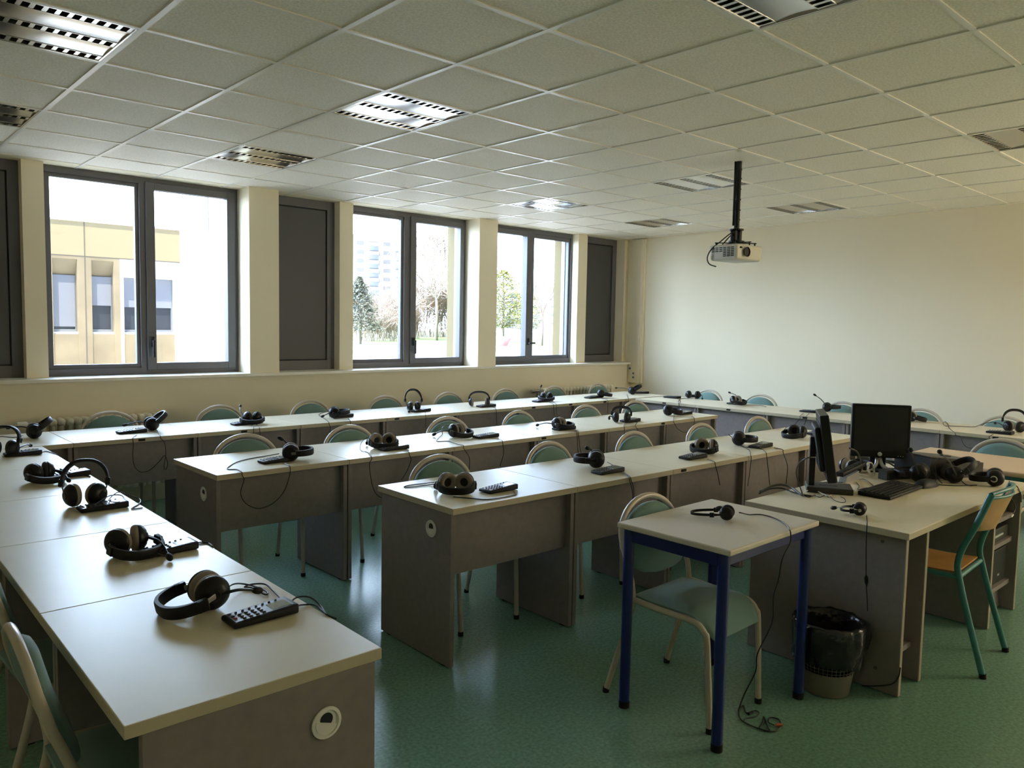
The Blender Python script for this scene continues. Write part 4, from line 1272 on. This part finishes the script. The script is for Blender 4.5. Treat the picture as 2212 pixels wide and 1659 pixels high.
mt = monitor('black monitor seen edge-on on a tall stand on the teacher desk', (3.965, 1.845, TZ), .42 + .10, .36, .345, .075, -.16, 'tall')
cord(mt, [(3.8264, 1.6983, 0.9900), (3.9453, 1.7148, 0.9600), (4.1113, 1.7655, 0.9000), (4.4816, 1.9171, 0.8000)], .004, 'monitor_cable')

# keyboard and mouse-like box
t = thing('keyboard', 'black keyboard lying skewed on the teacher desk', 'keyboard', (4.205, 1.632, TZ), 0.02)
bm = new()
vs = box(bm, -.225, .225, -.078, .085, .002, .016, .005)
for v in vs:
    if v.co.z > .009:
        v.co.z += .008 * (v.co.y + .08) / .16
obj('case', bm, BLKM, t, smooth=True, auto=35)
bm = new()
for r in range(6):
    y = -.060 + .0225 * r
    z = .015 + .008 * (y + .08) / .16
    n = 18
    x = -.212
    for k in range(n):
        wk = .0195
        if r == 0 and 4 <= k <= 8:
            if k > 4:
                x += .0215
                continue
            box(bm, x, x + .105, y - .008, y + .008, z, z + .006, .0015, 1)
        else:
            box(bm, x, x + wk, y - .008, y + .008, z, z + .006, .0015, 1)
        x += .0215 if k not in (14,) else .028
obj('key_block', bm, BLK, t)
cord(t, [(4.10, 1.715, .752), (4.09, 1.76, .735), (4.20, 1.80, .733), (4.30, 1.86, .733)], .0022)
t = thing('pouch', 'black rounded pouch beside the keyboard in front of the tangled headsets', 'pouch', (4.515, 1.575, TZ), -.12)
bm = new()
a = sgrid(bm, 14, 8, lambda u, v: ((u * 2 - 1) * .088, (v * 2 - 1) * .042 * (1 - .35 * abs(u * 2 - 1) ** 3), .036 * max(0, 1 - (2 * u - 1) ** 4) * max(0, 1 - (2 * v - 1) ** 4) + .004))
b = sgrid(bm, 14, 8, lambda u, v: ((u * 2 - 1) * .088, (v * 2 - 1) * .042 * (1 - .35 * abs(u * 2 - 1) ** 3), .0005))
la, lb = loop(a), loop(b)
for k in range(len(la)):
    bm.faces.new((la[k], la[(k + 1) % len(la)], lb[(k + 1) % len(la)], lb[k]))
obj('body', bm, BLKM, t, smooth=True, auto=60)
bm = new(); tube(bm, [((u * 2 - 1) * .088 * .99, -.042 * (1 - .35 * abs(u * 2 - 1) ** 3) - .001, .010) for u in [k / 16 for k in range(17)]], .0012, 5)
obj('zip', bm, GREYP, t)

# handset on its silver cradle
t = thing('handset', 'long dark handset resting on a silver wedge on the teacher desk', 'remote', (4.33, 1.905, TZ), -.05)
bm = new()
vs = box(bm, -.13, .13, -.022, .022, 0, .026, .006)
xform(bm, list(bm.verts), Matrix.Translation((0, 0, .055)) @ Matrix.Rotation(-.14, 4, 'Y'))
obj('body', bm, BLKM, t, smooth=True, auto=40)
bm = new(); prism(bm, [(-.10, 0), (.06, 0), (.05, .055), (-.085, .033)], -.02, .02)
obj('wedge', bm, SILV, t)
bm = new()
for k in range(6):
    for j in range(3):
        bx_ = box(bm, -.08 + .024 * k, -.066 + .024 * k, -.014 + .011 * j, -.007 + .011 * j, .0255, .0285)
xform(bm, list(bm.verts), Matrix.Translation((0, 0, .055)) @ Matrix.Rotation(-.14, 4, 'Y'))
obj('button_pad', bm, GREYP, t)
t = thing('oblong_box', 'black oblong box with a sloped end under the facing monitor', 'box', (4.625, 1.765, TZ), -.35)
bm = new(); prism(bm, [(-.12, .002), (.11, .002), (.125, .022), (.10, .052), (-.11, .058), (-.12, .050)], -.03, .03)
obj('body', bm, GREYP, t)
bm = new(); box(bm, -.10, .09, -.032, -.029, .010, .042, .001); obj('front_face', bm, BLKM, t)
t = thing('power_adapter', 'small white adapter beside the facing monitor on the teacher desk', 'adapter', (5.0785, 1.8910, 0.7300), .3)
bm = new(); box(bm, -.05, .05, -.025, .025, .001, .028, .006); obj('body', bm, WHITE, t)
cord(t, [(5.0203, 1.8975, 0.7500), (4.9677, 1.9272, 0.7600), (4.9455, 1.9747, 0.7700), (4.9496, 2.0330, 0.7700)], .003)
t = thing('coiled_cable', 'white coiled cable beside the long handset on the teacher desk', 'cable', (4.5475, 1.8833, 0.7300), 0)
bm = new()
n = 3 * 28
cpts = [(.036 * math.cos(2 * PI * k / 28), .012 * math.sin(2 * PI * k / 28) + .003 * math.sin(k), .045 + .036 * math.sin(2 * PI * k / 28) + .0) for k in range(n)]
cpts = [(x, y + .004 * (k // 28), max(z, .004)) for k, (x, y, z) in enumerate(cpts)]
tube(bm, cpts, .003, 6)
obj('coil', bm, WHITE, t, smooth=True)

# dark case carrying the tangled headsets
t = thing('equipment_case', 'dark grey sloping equipment case under the tangled headsets', 'case', (4.965, 1.670, TZ), -.42)
bm = new(); prism(bm, [(-.20, 0.002), (.20, 0.002), (.20, .085), (-.20, .125)], -.13, .13)
obj('body', bm, GREYP, t)
bm = new(); prism(bm, [(-.185, .126), (.19, .0875), (.19, .092), (-.185, .131)], -.115, .115)
obj('top_plate', bm, GREYL, t)
bm = new(); prism(bm, [(.02, .110), (.06, .1055), (.06, .112), (.02, .117)], -.03, .01)
obj('latch', bm, BLK, t)

# cables at the left end of the teacher desk
CG = 'loose cables at the left end of the teacher desk'
def loose(label, pts, r, m_, grp=CG):
    bm = new(); tube(bm, spline(pts, 6), r, 8)
    o = obj('loose_cable', bm, m_, None, smooth=True)
    tag(o, label, 'cable', grp)
loose('thick grey cable bowed over the left end of the teacher desk', [(3.5928, 2.0405, 0.7420), (3.7031, 2.0515, 0.7500), (3.7591, 2.0227, 0.7600), (3.7722, 1.9698, 0.7550), (3.7184, 1.9003, 0.7450), (3.6988, 1.8626, 0.7400)], .0065, GREYL)
loose('thin black cable running under the grey one on the teacher desk', [(3.5738, 2.0344, 0.7360), (3.7014, 2.0422, 0.7420), (3.7623, 2.0104, 0.7420), (3.7321, 1.9298, 0.7380), (3.7318, 1.8869, 0.7360), (3.7476, 1.8380, 0.7330)], .004, CORD)
loose('black cable rising in an arc to the stand of the edge-on monitor', [(3.7371, 1.8873, 0.7400), (3.6748, 1.8754, 0.8000), (3.5525, 1.8300, 0.8800), (3.4296, 1.7529, 0.9500), (3.3700, 1.6836, 0.9900), (3.4130, 1.6676, 0.9900)], .0028, CORD)
loose('white cable curled before the base of the edge-on monitor', [(3.7538, 1.8859, 0.7380), (3.8370, 1.9084, 0.7400), (3.8669, 1.8856, 0.7400), (3.8420, 1.8357, 0.7350), (3.8115, 1.7892, 0.7330), (3.8422, 1.7869, 0.7340)], .0035, WHITE)
loose('thin black lead curling off the white cable on the teacher desk', [(3.8517, 1.7987, 0.7330), (3.7608, 1.7363, 0.7330), (3.7277, 1.6858, 0.7330), (3.7585, 1.6746, 0.7330), (3.8277, 1.7110, 0.7330), (3.8551, 1.7425, 0.7330)], .0018, CORD)
loose('black wire strands lying in front of the edge-on monitor base', [(3.7210, 1.8738, 0.7350), (3.7133, 1.8378, 0.7330), (3.7785, 1.8412, 0.7330), (3.7556, 1.8054, 0.7330), (3.8214, 1.8084, 0.7330), (3.7941, 1.7760, 0.7330)], .0022, CORD)
loose('black lead crossing from the handset to the keyboard', [(4.0939, 1.9932, 0.7330), (4.1790, 1.9606, 0.7330), (4.2305, 1.9061, 0.7330), (4.3375, 1.8894, 0.7330), (4.4225, 1.8746, 0.7330), (4.3330, 1.7975, 0.7330), (4.2167, 1.7187, 0.7330)], .002, CORD)
loose('black cable fan behind the facing monitor', [(4.8068, 1.9664, 0.8000), (4.8718, 1.9590, 0.7800), (4.9432, 1.9452, 0.7600), (4.9620, 1.9100, 0.7400), (5.0451, 1.9146, 0.7360)], .005, CORD)
loose('black cable looping low along the desk panel beside the waste basket', [(3.4120, 1.4031, 0.0054), (3.4120, 1.3476, 0.0237), (3.4120, 1.2807, 0.0566), (3.4120, 1.2540, 0.0951), (3.4120, 1.2471, 0.1425)], .003, CORD, None)

# ------------------------------------------------------------------ projector
t = thing('projector', 'white ceiling projector hanging from a black pole with a cable looping at its side', 'projector', (5.064, 3.157, 0), .0)
bm = new(); tube(bm, [(0, 0, 2.30), (0, 0, CEIL)], .020, 16)
po = obj('pole', bm, BLK, t, smooth=True, auto=40)
for z in (2.72, 2.655, 2.58, 2.505, 2.43, 2.36):
    bm = new(); tube(bm, [(0, 0, z - .004), (0, 0, z + .004)], .0235, 16); obj('cable_tie', bm, RUB, po)
bm = new(); tube(bm, [(-.017, .017, 2.32), (-.017, .019, CEIL)], .008, 8)
tube(bm, [(-.004, .026, 2.32), (-.004, .027, CEIL)], .006, 8)
obj('pole_cable', bm, CORD, po, smooth=True)
bm = new()
tube(bm, [(0, 0, 2.283), (0, 0, 2.293)], .052, 24)
for s in (-1, 1):
    box(bm, .030 * s - .016, .030 * s + .016, -.022, .022, 2.205, 2.285, .008)
tube(bm, [(-.05, 0, 2.245), (.05, 0, 2.245)], .006, 8)
tube(bm, [(0, 0, 2.195), (0, 0, 2.207)], .060, 24)
for a, rr in ((.3, .17), (1.2, .11), (2.3, .15), (3.6, .13), (4.6, .13), (5.6, .15)):
    vs = box(bm, 0, rr, -.009, .009, 2.190, 2.196)
    xform(bm, vs, Matrix.Rotation(a, 4, 'Z'))
    tube(bm, [((rr - .01) * math.cos(a), (rr - .01) * math.sin(a), 2.170), ((rr - .01) * math.cos(a), (rr - .01) * math.sin(a), 2.192)], .006, 8)
obj('mount_bracket', bm, BLK, t)
PR = Matrix.Rotation(-.06, 4, 'Z')       # heading of the projector body
bm = new()
vs = box(bm, -.158, .158, -.120, .120, 2.060, 2.172, .016, 3)
for v in vs:
    if v.co.z < 2.09:
        k = (2.09 - v.co.z) / .03
        v.co.x *= 1 - .06 * k; v.co.y *= 1 - .10 * k
    # gently bowed front
    if v.co.y < -.09:
        v.co.y -= .014 * (1 - (v.co.x / .165) ** 2)
xform(bm, vs, PR)
bd = obj('body', bm, PWHITE, t, smooth=True, auto=35)
bm = new()
for c in range(6):
    for r in range(6):
        if c > 2 and r < 3:
            continue
        y0 = -.100 + .033 * c
        box(bm, -.1595, -.156, y0 + .003, y0 + .027, 2.085 + .012 * r, 2.091 + .012 * r)
xform(bm, list(bm.verts), PR)
obj('vent_grille', bm, DARK, bd)
bm = new()
lathe(bm, [(-.004, .033), (.004, .036), (.006, .030), (-.002, .026), (-.004, 0)], 28, PR @ Matrix.Translation((-.055, -.136, 2.118)) @ Matrix.Rotation(-PI / 2, 4, 'Z'))
ln = obj('lens', bm, [BLK], bd, smooth=True, auto=35)
bm = new(); vs = box(bm, -.125, -.110, -.134, -.124, 2.140, 2.152); xform(bm, vs, PR); obj('sensor_window', bm, DARK, bd)
bm = new()
for k in range(7):
    box(bm, .155, .1595, -.08 + .022 * k, -.07 + .022 * k, 2.09, 2.14)
xform(bm, list(bm.verts), PR)
obj('side_vent', bm, GREYL, bd)
for q in ([(5.0640, 3.1640, 2.2844), (5.0040, 3.1712, 2.2561), (4.9440, 3.2110, 2.1970), (4.9040, 3.2562, 2.1434), (4.8940, 3.2822, 2.0840), (4.9140, 3.2777, 2.0383), (4.9440, 3.2377, 2.0184)], [(5.0640, 3.1675, 2.2780), (5.0040, 3.1630, 2.2455), (4.9740, 3.1917, 2.1983), (4.9640, 3.2221, 2.1594), (4.9640, 3.2477, 2.1241)]):
    cord(t, q, .0045, 'loop_cable')

# ------------------------------------------------------------------ outside
bm = new(); box(bm, -30, 140, 7.6, 200, -1.2, -1.0); structure(obj('ground_outside', bm, PATH))
WYY = 20.0
t = thing('building_wing', 'ochre and white wing with narrow windows and white blinds seen through the wide window', 'building', (0, WYY, 0), 0)
bm = new()
box(bm, -6, 9.6, .25, 6, -1.0, 3.70)
obj('wall', bm, EWHT, t)
def face(x0, x1, z0, z1, holes, m_, name, d=.25):
    """Facade slab with rectangular holes."""
    bm = new()
    xs = sorted({x0, x1, *[h[0] for h in holes], *[h[1] for h in holes]})
    zs = sorted({z0, z1, *[h[2] for h in holes], *[h[3] for h in holes]})
    for a, b in zip(xs, xs[1:]):
        for c, e in zip(zs, zs[1:]):
            if any(h[0] <= a and b <= h[1] and h[2] <= c and e <= h[3] for h in holes):
                continue
            box(bm, a, b, 0, d, c, e)
    return obj(name, bm, m_, t)
WIN = [(2.35, 2.85), (3.25, 3.74), (4.19, 4.70), (4.99, 5.47)]
BIG = (5.68, 6.85)
face(-6, 5.60, -1.0, 2.93, [(a, b, -1.0, 2.86) for a, b in WIN], YELP, 'lower_cladding')
face(-6, 6.99, 2.945, 3.72, [], YEL, 'upper_cladding', .27)
face(5.60, 9.6, -1.0, 2.93, [(BIG[0], BIG[1], -1.0, 2.50)], EWHT, 'white_cladding')
face(6.99, 9.6, 2.93, 3.72, [], EWHT, 'white_upper_cladding', .27)
bm = new(); box(bm, -6, 9.65, -.03, 6, 3.72, 3.76); obj('parapet_cap', bm, ROOFM, t)
bm = new()
for x in (-.1, 2.4, 4.857):
    box(bm, x - .012, x + .012, -.004, .01, -1.0, 3.72)
box(bm, -6, 6.99, -.003, .01, 2.925, 2.948)
obj('joint', bm, EJNT, t)
def ewin(a, b, zb, big=False):
    f = None
    bm = new()
    if not big:   # sloped hood above the window
        prism(bm, [(a, 2.86), (b, 2.86), (b, 2.50), (a, 2.50)], .02, .021)
        for v in bm.verts:
            if v.co.z < 2.6:
                v.co.y += .20
        obj('hood', bm, YELP, t)
    bm = new(); bars(bm, a, b, 1.20, 2.50, .16, .22, .04, .04, .06, .04)
    f = obj('window', bm, STEEL, t)
    bm = new(); box(bm, a + .03, b - .03, .205, .21, 1.24, 2.48); obj('pane', bm, EGLS, f)
    bm = new(); box(bm, a + .03, b - .03, .15, .165, zb, 2.49); obj('blind', bm, EBLD, f)
    bm = new(); box(bm, a - .02, b + .02, .06, .25, 1.15, 1.20); obj('sill', bm, EWHT, f)
    bm = new(); box(bm, a, b, .02, .24, -1.0, 1.15); obj('spandrel_panel', bm, YELP, t)
for (a, b), zb in zip(WIN, (1.6, 1.9, 1.32, 1.82)):
    ewin(a, b, zb)
ewin(BIG[0], BIG[1], 1.80, True)

def mast(label, x, y, h, arms):
    t = thing('antenna_mast', label, 'antenna', (x, y, 3.76), 0, 'masts on the opposite roof')
    bm = new(); tube(bm, [(0, 0, 0), (0, 0, h)], .035, 8); obj('pole', bm, STEEL, t)
    bm = new()
    for k in range(arms):
        z = h - .25 - .35 * k
        tube(bm, [(-.22, 0, z), (.22, 0, z)], .02, 6)
        box(bm, -.09, -.05, -.05, .05, z - .18, z + .18)
    if arms:
        obj('antenna_panel', bm, STEEL, t)
mast('thick antenna mast on the opposite roof, behind the left pane', 7.05, 23, 2.2, 4)
mast('thin mast on the opposite roof, behind the right pane', 8.85, 23, 2.3, 0)

# lower flat roof, planted strip and lawn beyond the two farther windows
bm = new(); box(bm, 10.6, 36, 9.5, 27, -1.0, .30)
box(bm, 10.5, 36.2, 26.9, 27.3, .30, .52)
t = tag(obj('flat_roof', bm, ROOFM), 'low white flat roof just outside the two farther windows', 'roof')
bm = new(); box(bm, 14, 70, 28, 33, -1.0, .25); structure(obj('ground_bed', bm, REDB))
bm = new(); box(bm, 14, 120, 33, 90, -1.0, .30); structure(obj('ground_lawn', bm, LAWN))
t = thing('planter', 'white concrete planter on the lawn edge below the yellow-green tree', 'planter', (26.6, 30.4, .25), .2)
bm = new()
lathe(bm, [(0, 0), (0, .45), (.60, .75), (.66, .72), (.55, .62), (.5, 0)], 20, Matrix.Rotation(-PI / 2, 4, 'Y'))
obj('bowl', bm, EWHT, t)

def tower(label, x, y, w, dpt, h, floors, bays, rz=0.0, z0=-1.0):
    t = thing('apartment_tower', label, 'building', (x, y, z0), rz, 'apartment blocks on the horizon')
    bm = new(); box(bm, -w / 2, w / 2, 0, dpt, 0, h); obj('wall', bm, TOWR, t)
    bm = new(); box(bm, -w / 2 + .2, w / 2 - .2, .3, dpt - .3, h, h + .8); obj('roof', bm, ROOFM, t)
    fh = h / (floors + .5)
    for b in range(bays):
        xc = -w / 2 + (b + .5) * w / bays
        bw = w / bays * (.34 if b % 2 else .26)
        bm = new()
        for k in range(floors):
            z = fh * (k + .6)
            box(bm, xc - bw, xc + bw, -.05, .02, z, z + fh * .42)
        obj('window_column', bm, TOWW, t)
        if b % 2:
            bm = new()
            for k in range(floors):
                z = fh * (k + .6)
                box(bm, xc - bw, xc + bw, -1.1, 0, z - .25, z - .1)
                box(bm, xc - bw, xc + bw, -1.1, -1.0, z - .1, z + fh * .30)
            obj('balcony_column', bm, TOWR, t)
tower('wide apartment tower with rows of balconies seen through the middle window', 130.5, 200, 20, 15, 27.5, 10, 5, -.35)
tower('tall slim apartment tower at the left edge of the middle window', 119.5, 205, 3.2, 6, 33, 12, 1, -.35)
tower('long low apartment block behind the yellow-green tree', 205, 190, 70, 14, 16.5, 5, 9, -.65)

def branch(bm, p, dirv, ln, r, depth, rnd, twig, spread=.55, kids=4, grav=.0):
    n = 3
    pts = [p]
    d = dirv.normalized()
    for i in range(n):
        d = (d + Vector((rnd.uniform(-1, 1), rnd.uniform(-1, 1), rnd.uniform(-1, 1) + grav)) * .16).normalized()
        pts.append(pts[-1] + d * ln / n)
    tube(bm, pts, r, 5 if r > .03 else 3, False, r * .55)
    if depth <= 0:
        return
    for k in range(kids):
        f = rnd.uniform(.35, 1.0)
        i = min(int(f * n), n - 1)
        q = pts[i].lerp(pts[i + 1], f * n - i)
        side = d.orthogonal().normalized()
        side.rotate(Matrix.Rotation(rnd.uniform(0, 2 * PI), 3, d))
        branch(bm, q, d * (1 - spread) + side * spread + Vector((0, 0, .12)), ln * rnd.uniform(.55, .8), max(r * .55, twig), depth - 1, rnd, twig, spread, kids, grav)

def bare_tree(label, x, y, h, seed, group, z0=.28, depth=4, kids=4, m_=None, r=.13, spread=.55, twig=.012):
    rnd = random.Random(seed)
    t = thing('bare_tree', label, 'tree', (x, y, z0), 0, group)
    bm = new(); tube(bm, [(0, 0, -.1), (.05, .02, h * .18), (.02, .05, h * .34)], r, 8, True, r * .75)
    obj('trunk', bm, BARK, t, smooth=True)
    bm = new()
    for k in range(5):
        a = 2 * PI * k / 5 + rnd.uniform(-.4, .4)
        branch(bm, Vector((.02, .05, h * .33 - .1 * k * h * .05)), Vector((math.cos(a) * .55, math.sin(a) * .55, 1)), h * .30, r * .6, depth - 1, rnd, twig, spread, kids, .15)
    obj('branches', bm, m_ or BARK, t)
    return t

def thicket(label, x, y, w, h, seed, m_, group, n=46):
    rnd = random.Random(seed)
    t = thing('bare_bush', label, 'bush', (x, y, .28), 0, group)
    bm = new()
    for k in range(n):
        p = Vector((rnd.uniform(-w, w), rnd.uniform(-1, 1), -.05))
        hh = h * rnd.uniform(.65, 1.0) * (1 - .35 * abs(p.x / w) ** 2)
        branch(bm, p, Vector((rnd.uniform(-.25, .25), rnd.uniform(-.2, .2), 1)), hh * .55, .028, 2, rnd, .010, .42, 5, .1)
    obj('branches', bm, m_, t)
    return t

def leafy(label, x, y, h, w, seed, m_, conifer, cat='tree', group=None, n=5200):
    rnd = random.Random(seed)
    t = thing('evergreen_tree' if conifer else 'leafy_tree', label, cat, (x, y, .30 if y > 33 else .25), 0, group)
    bm = new(); tube(bm, [(0, 0, -.1), (.05, 0, h * .5), (0, .03, h * .92)], .12, 8, True, .03); obj('trunk', bm, BARK, t)
    bm = new()
    for k in range(70):
        z = h * rnd.uniform(.22, .95)
        rr = w * ((1 - z / h) ** .8 if conifer else math.sin(PI * min(.97, (z / h - .12) / .88)) ** .6) * rnd.uniform(.7, 1)
        a = rnd.uniform(0, 2 * PI)
        tube(bm, [(0, 0, z), (rr * .5 * math.cos(a), rr * .5 * math.sin(a), z + .1), (rr * math.cos(a), rr * math.sin(a), z + .12 * h * (0 if conifer else .6))], .02, 4, False, .008)
    obj('branches', bm, BARK, t)
    bm = new()
    for k in range(n):
        z = h * rnd.uniform(.20, 1.0)
        env = w * ((1.02 - z / h) ** .75 if conifer else (math.sin(PI * min(.985, max(.02, (z / h - .10) / .90))) ** .65))
        env *= .78 + .22 * math.sin(z * 5 + seed) * math.sin(rnd.randint(0, 6) * 1.05)
        a = rnd.uniform(0, 2 * PI)
        rr = env * math.sqrt(rnd.uniform(.15, 1))
        c = Vector((rr * math.cos(a), rr * math.sin(a), z))
        u = Vector((rnd.uniform(-1, 1), rnd.uniform(-1, 1), rnd.uniform(-1, 1))).normalized()
        v = u.orthogonal().normalized()
        s = rnd.uniform(.05, .11)
        bm.faces.new([bm.verts.new(c + u * s * p + v * s * .5 * q) for p, q in ((-1, 0), (0, -1), (1, 0), (0, 1))])
    obj('leaves', bm, m_, t)
    return t
TG, BG = 'bare trees beyond the lawn', 'bare thicket beyond the flat roof'
leafy('grey-green evergreen tree at the left side of the middle window', 22.9, 37.8, 3.7, 2.0, 1, LEAFD, True, n=3600)
leafy('yellow-green tree in the left pane of the farthest window', 36.4, 41.0, 5.0, 2.0, 2, LEAFY, False, n=4600)
leafy('second yellow-green tree in the right pane of the farthest window', 47.5, 50.3, 4.0, 2.0, 5, LEAFY, False, n=2600)
thicket('brownish bare thicket left of the mullion in the middle window', 33.4, 50.7, 2.4, 4.2, 11, TWIG, BG, 110)
thicket('dense bare thicket in the right pane of the middle window', 41.0, 55.3, 3.4, 7.3, 12, TWIG, BG, 150)
thicket('low bare thicket between the evergreen and the mullion', 27.8, 43.7, 1.7, 2.7, 13, BARK, BG, 60)
bare_tree('pale-trunked bare tree before the thicket in the left pane of the middle window', 21.9, 32.0, 3.3, 21, TG, r=.06)
bare_tree('tall bare tree in the right pane of the middle window', 33.3, 44.6, 9.4, 22, TG, r=.12, depth=5, twig=.018)
bare_tree('pale bare tree crossing the right pane of the middle window', 25.3, 31.8, 5.0, 23, TG, r=.06)
bare_tree('grey bare tree against the yellow reveal in the middle window', 29.8, 37.4, 7.5, 27, TG, r=.09, twig=.014)
bare_tree('bare tree rising above the yellow-green tree in the farthest window', 45.0, 53.6, 9.8, 24, TG, r=.12, twig=.018)
bare_tree('bare tree in the right pane of the farthest window', 33.2, 33.8, 6.0, 25, TG, r=.07)
bare_tree('bare tree crown showing above the opposite white wall', 11.2, 28.5, 6.2, 26, TG, z0=-1.0, r=.11)

# ------------------------------------------------------------------ light
w = bpy.data.worlds.new('sky')
SC.world = w
w.use_nodes = True
nt = w.node_tree
bg = nt.nodes['Background']
tc = nt.nodes.new('ShaderNodeTexCoord')
sx = nt.nodes.new('ShaderNodeSeparateXYZ')
nt.links.new(tc.outputs['Generated'], sx.inputs[0])
def mrange(sock, a, b, c, d, smooth=True):
    n = nt.nodes.new('ShaderNodeMapRange')
    n.interpolation_type = 'SMOOTHSTEP' if smooth else 'LINEAR'
    n.inputs['From Min'].default_value = a
    n.inputs['From Max'].default_value = b
    n.inputs['To Min'].default_value = c
    n.inputs['To Max'].default_value = d
    nt.links.new(sock, n.inputs['Value'])
    return n.outputs['Result']
def math_(op, a, b):
    n = nt.nodes.new('ShaderNodeMath')
    n.operation = op
    for i, q in enumerate((a, b)):
        if isinstance(q, float):
            n.inputs[i].default_value = q
        else:
            nt.links.new(q, n.inputs[i])
    return n.outputs[0]
# added sky glow low in front of the windows to light the room, dimmer blue sky overhead and behind the building
front = mrange(math_('SUBTRACT', sx.outputs['Y'], math_('MULTIPLY', sx.outputs['X'], .62)), .02, .55, 0.0, 1.0)
low = mrange(sx.outputs['Z'], .36, .85, 1.0, .12)
sky_glow = math_('MULTIPLY', front, low)
mx = nt.nodes.new('ShaderNodeMix')
mx.data_type = 'RGBA'
mx.inputs[6].default_value = (0.40, 0.60, 1.0, 1)
mx.inputs[7].default_value = (0.60, 0.77, 1.0, 1)
nt.links.new(sky_glow, mx.inputs[0])
nt.links.new(mx.outputs[2], bg.inputs['Color'])
nt.links.new(math_('ADD', math_('MULTIPLY', sky_glow, 26.5), 1.1), bg.inputs['Strength'])
s = bpy.data.lights.new('sun', 'SUN')
s.energy = 9.0
s.angle = .009
s.color = (1.0, .93, .80)
so = bpy.data.objects.new('sun', s)
COL.objects.link(so)
so.rotation_euler = Vector((.26, .26, -.93)).to_track_quat('-Z', 'Y').to_euler()

# warm fill lights added behind the camera to brighten the room's right side
for lx, ly, lz in ((6.9, -1.3, 1.9), (7.8, -1.6, 1.8)):
    al = bpy.data.lights.new('back_fill', 'POINT')
    al.energy = 52.0
    al.shadow_soft_size = .30
    al.color = (1.0, .89, .74)
    ao = bpy.data.objects.new('back_fill', al)
    COL.objects.link(ao)
    ao.location = (lx, ly, lz)

# ------------------------------------------------------------------ camera
cam = bpy.data.cameras.new('camera')
cam.sensor_fit = 'HORIZONTAL'
cam.sensor_width = 36
cam.lens = 1680.07 * 36 / 2212
cam.clip_end = 500
cam.clip_start = .05
co = bpy.data.objects.new('camera', cam)
COL.objects.link(co)
co.matrix_world = Matrix([[0.739845, 0.03763, -0.671724, 0.0], [-0.672505, 0.069742, -0.736799, 0.0], [0.019122, 0.996855, 0.076905, 1.573], [0.0, 0.0, 0.0, 1.0]])
SC.camera = co

SC.view_settings.view_transform = 'Standard'
SC.view_settings.look = 'None'
SC.view_settings.gamma = 1
SC.view_settings.exposure = 0.38
SC.view_settings.use_curve_mapping = False
SC.cycles.use_denoising = True
SC.cycles.max_bounces = 12
SC.cycles.diffuse_bounces = 8
SC.cycles.transparent_max_bounces = 16
SC.cycles.sample_clamp_indirect = 10
SC.cycles.caustics_reflective = False
SC.cycles.caustics_refractive = False
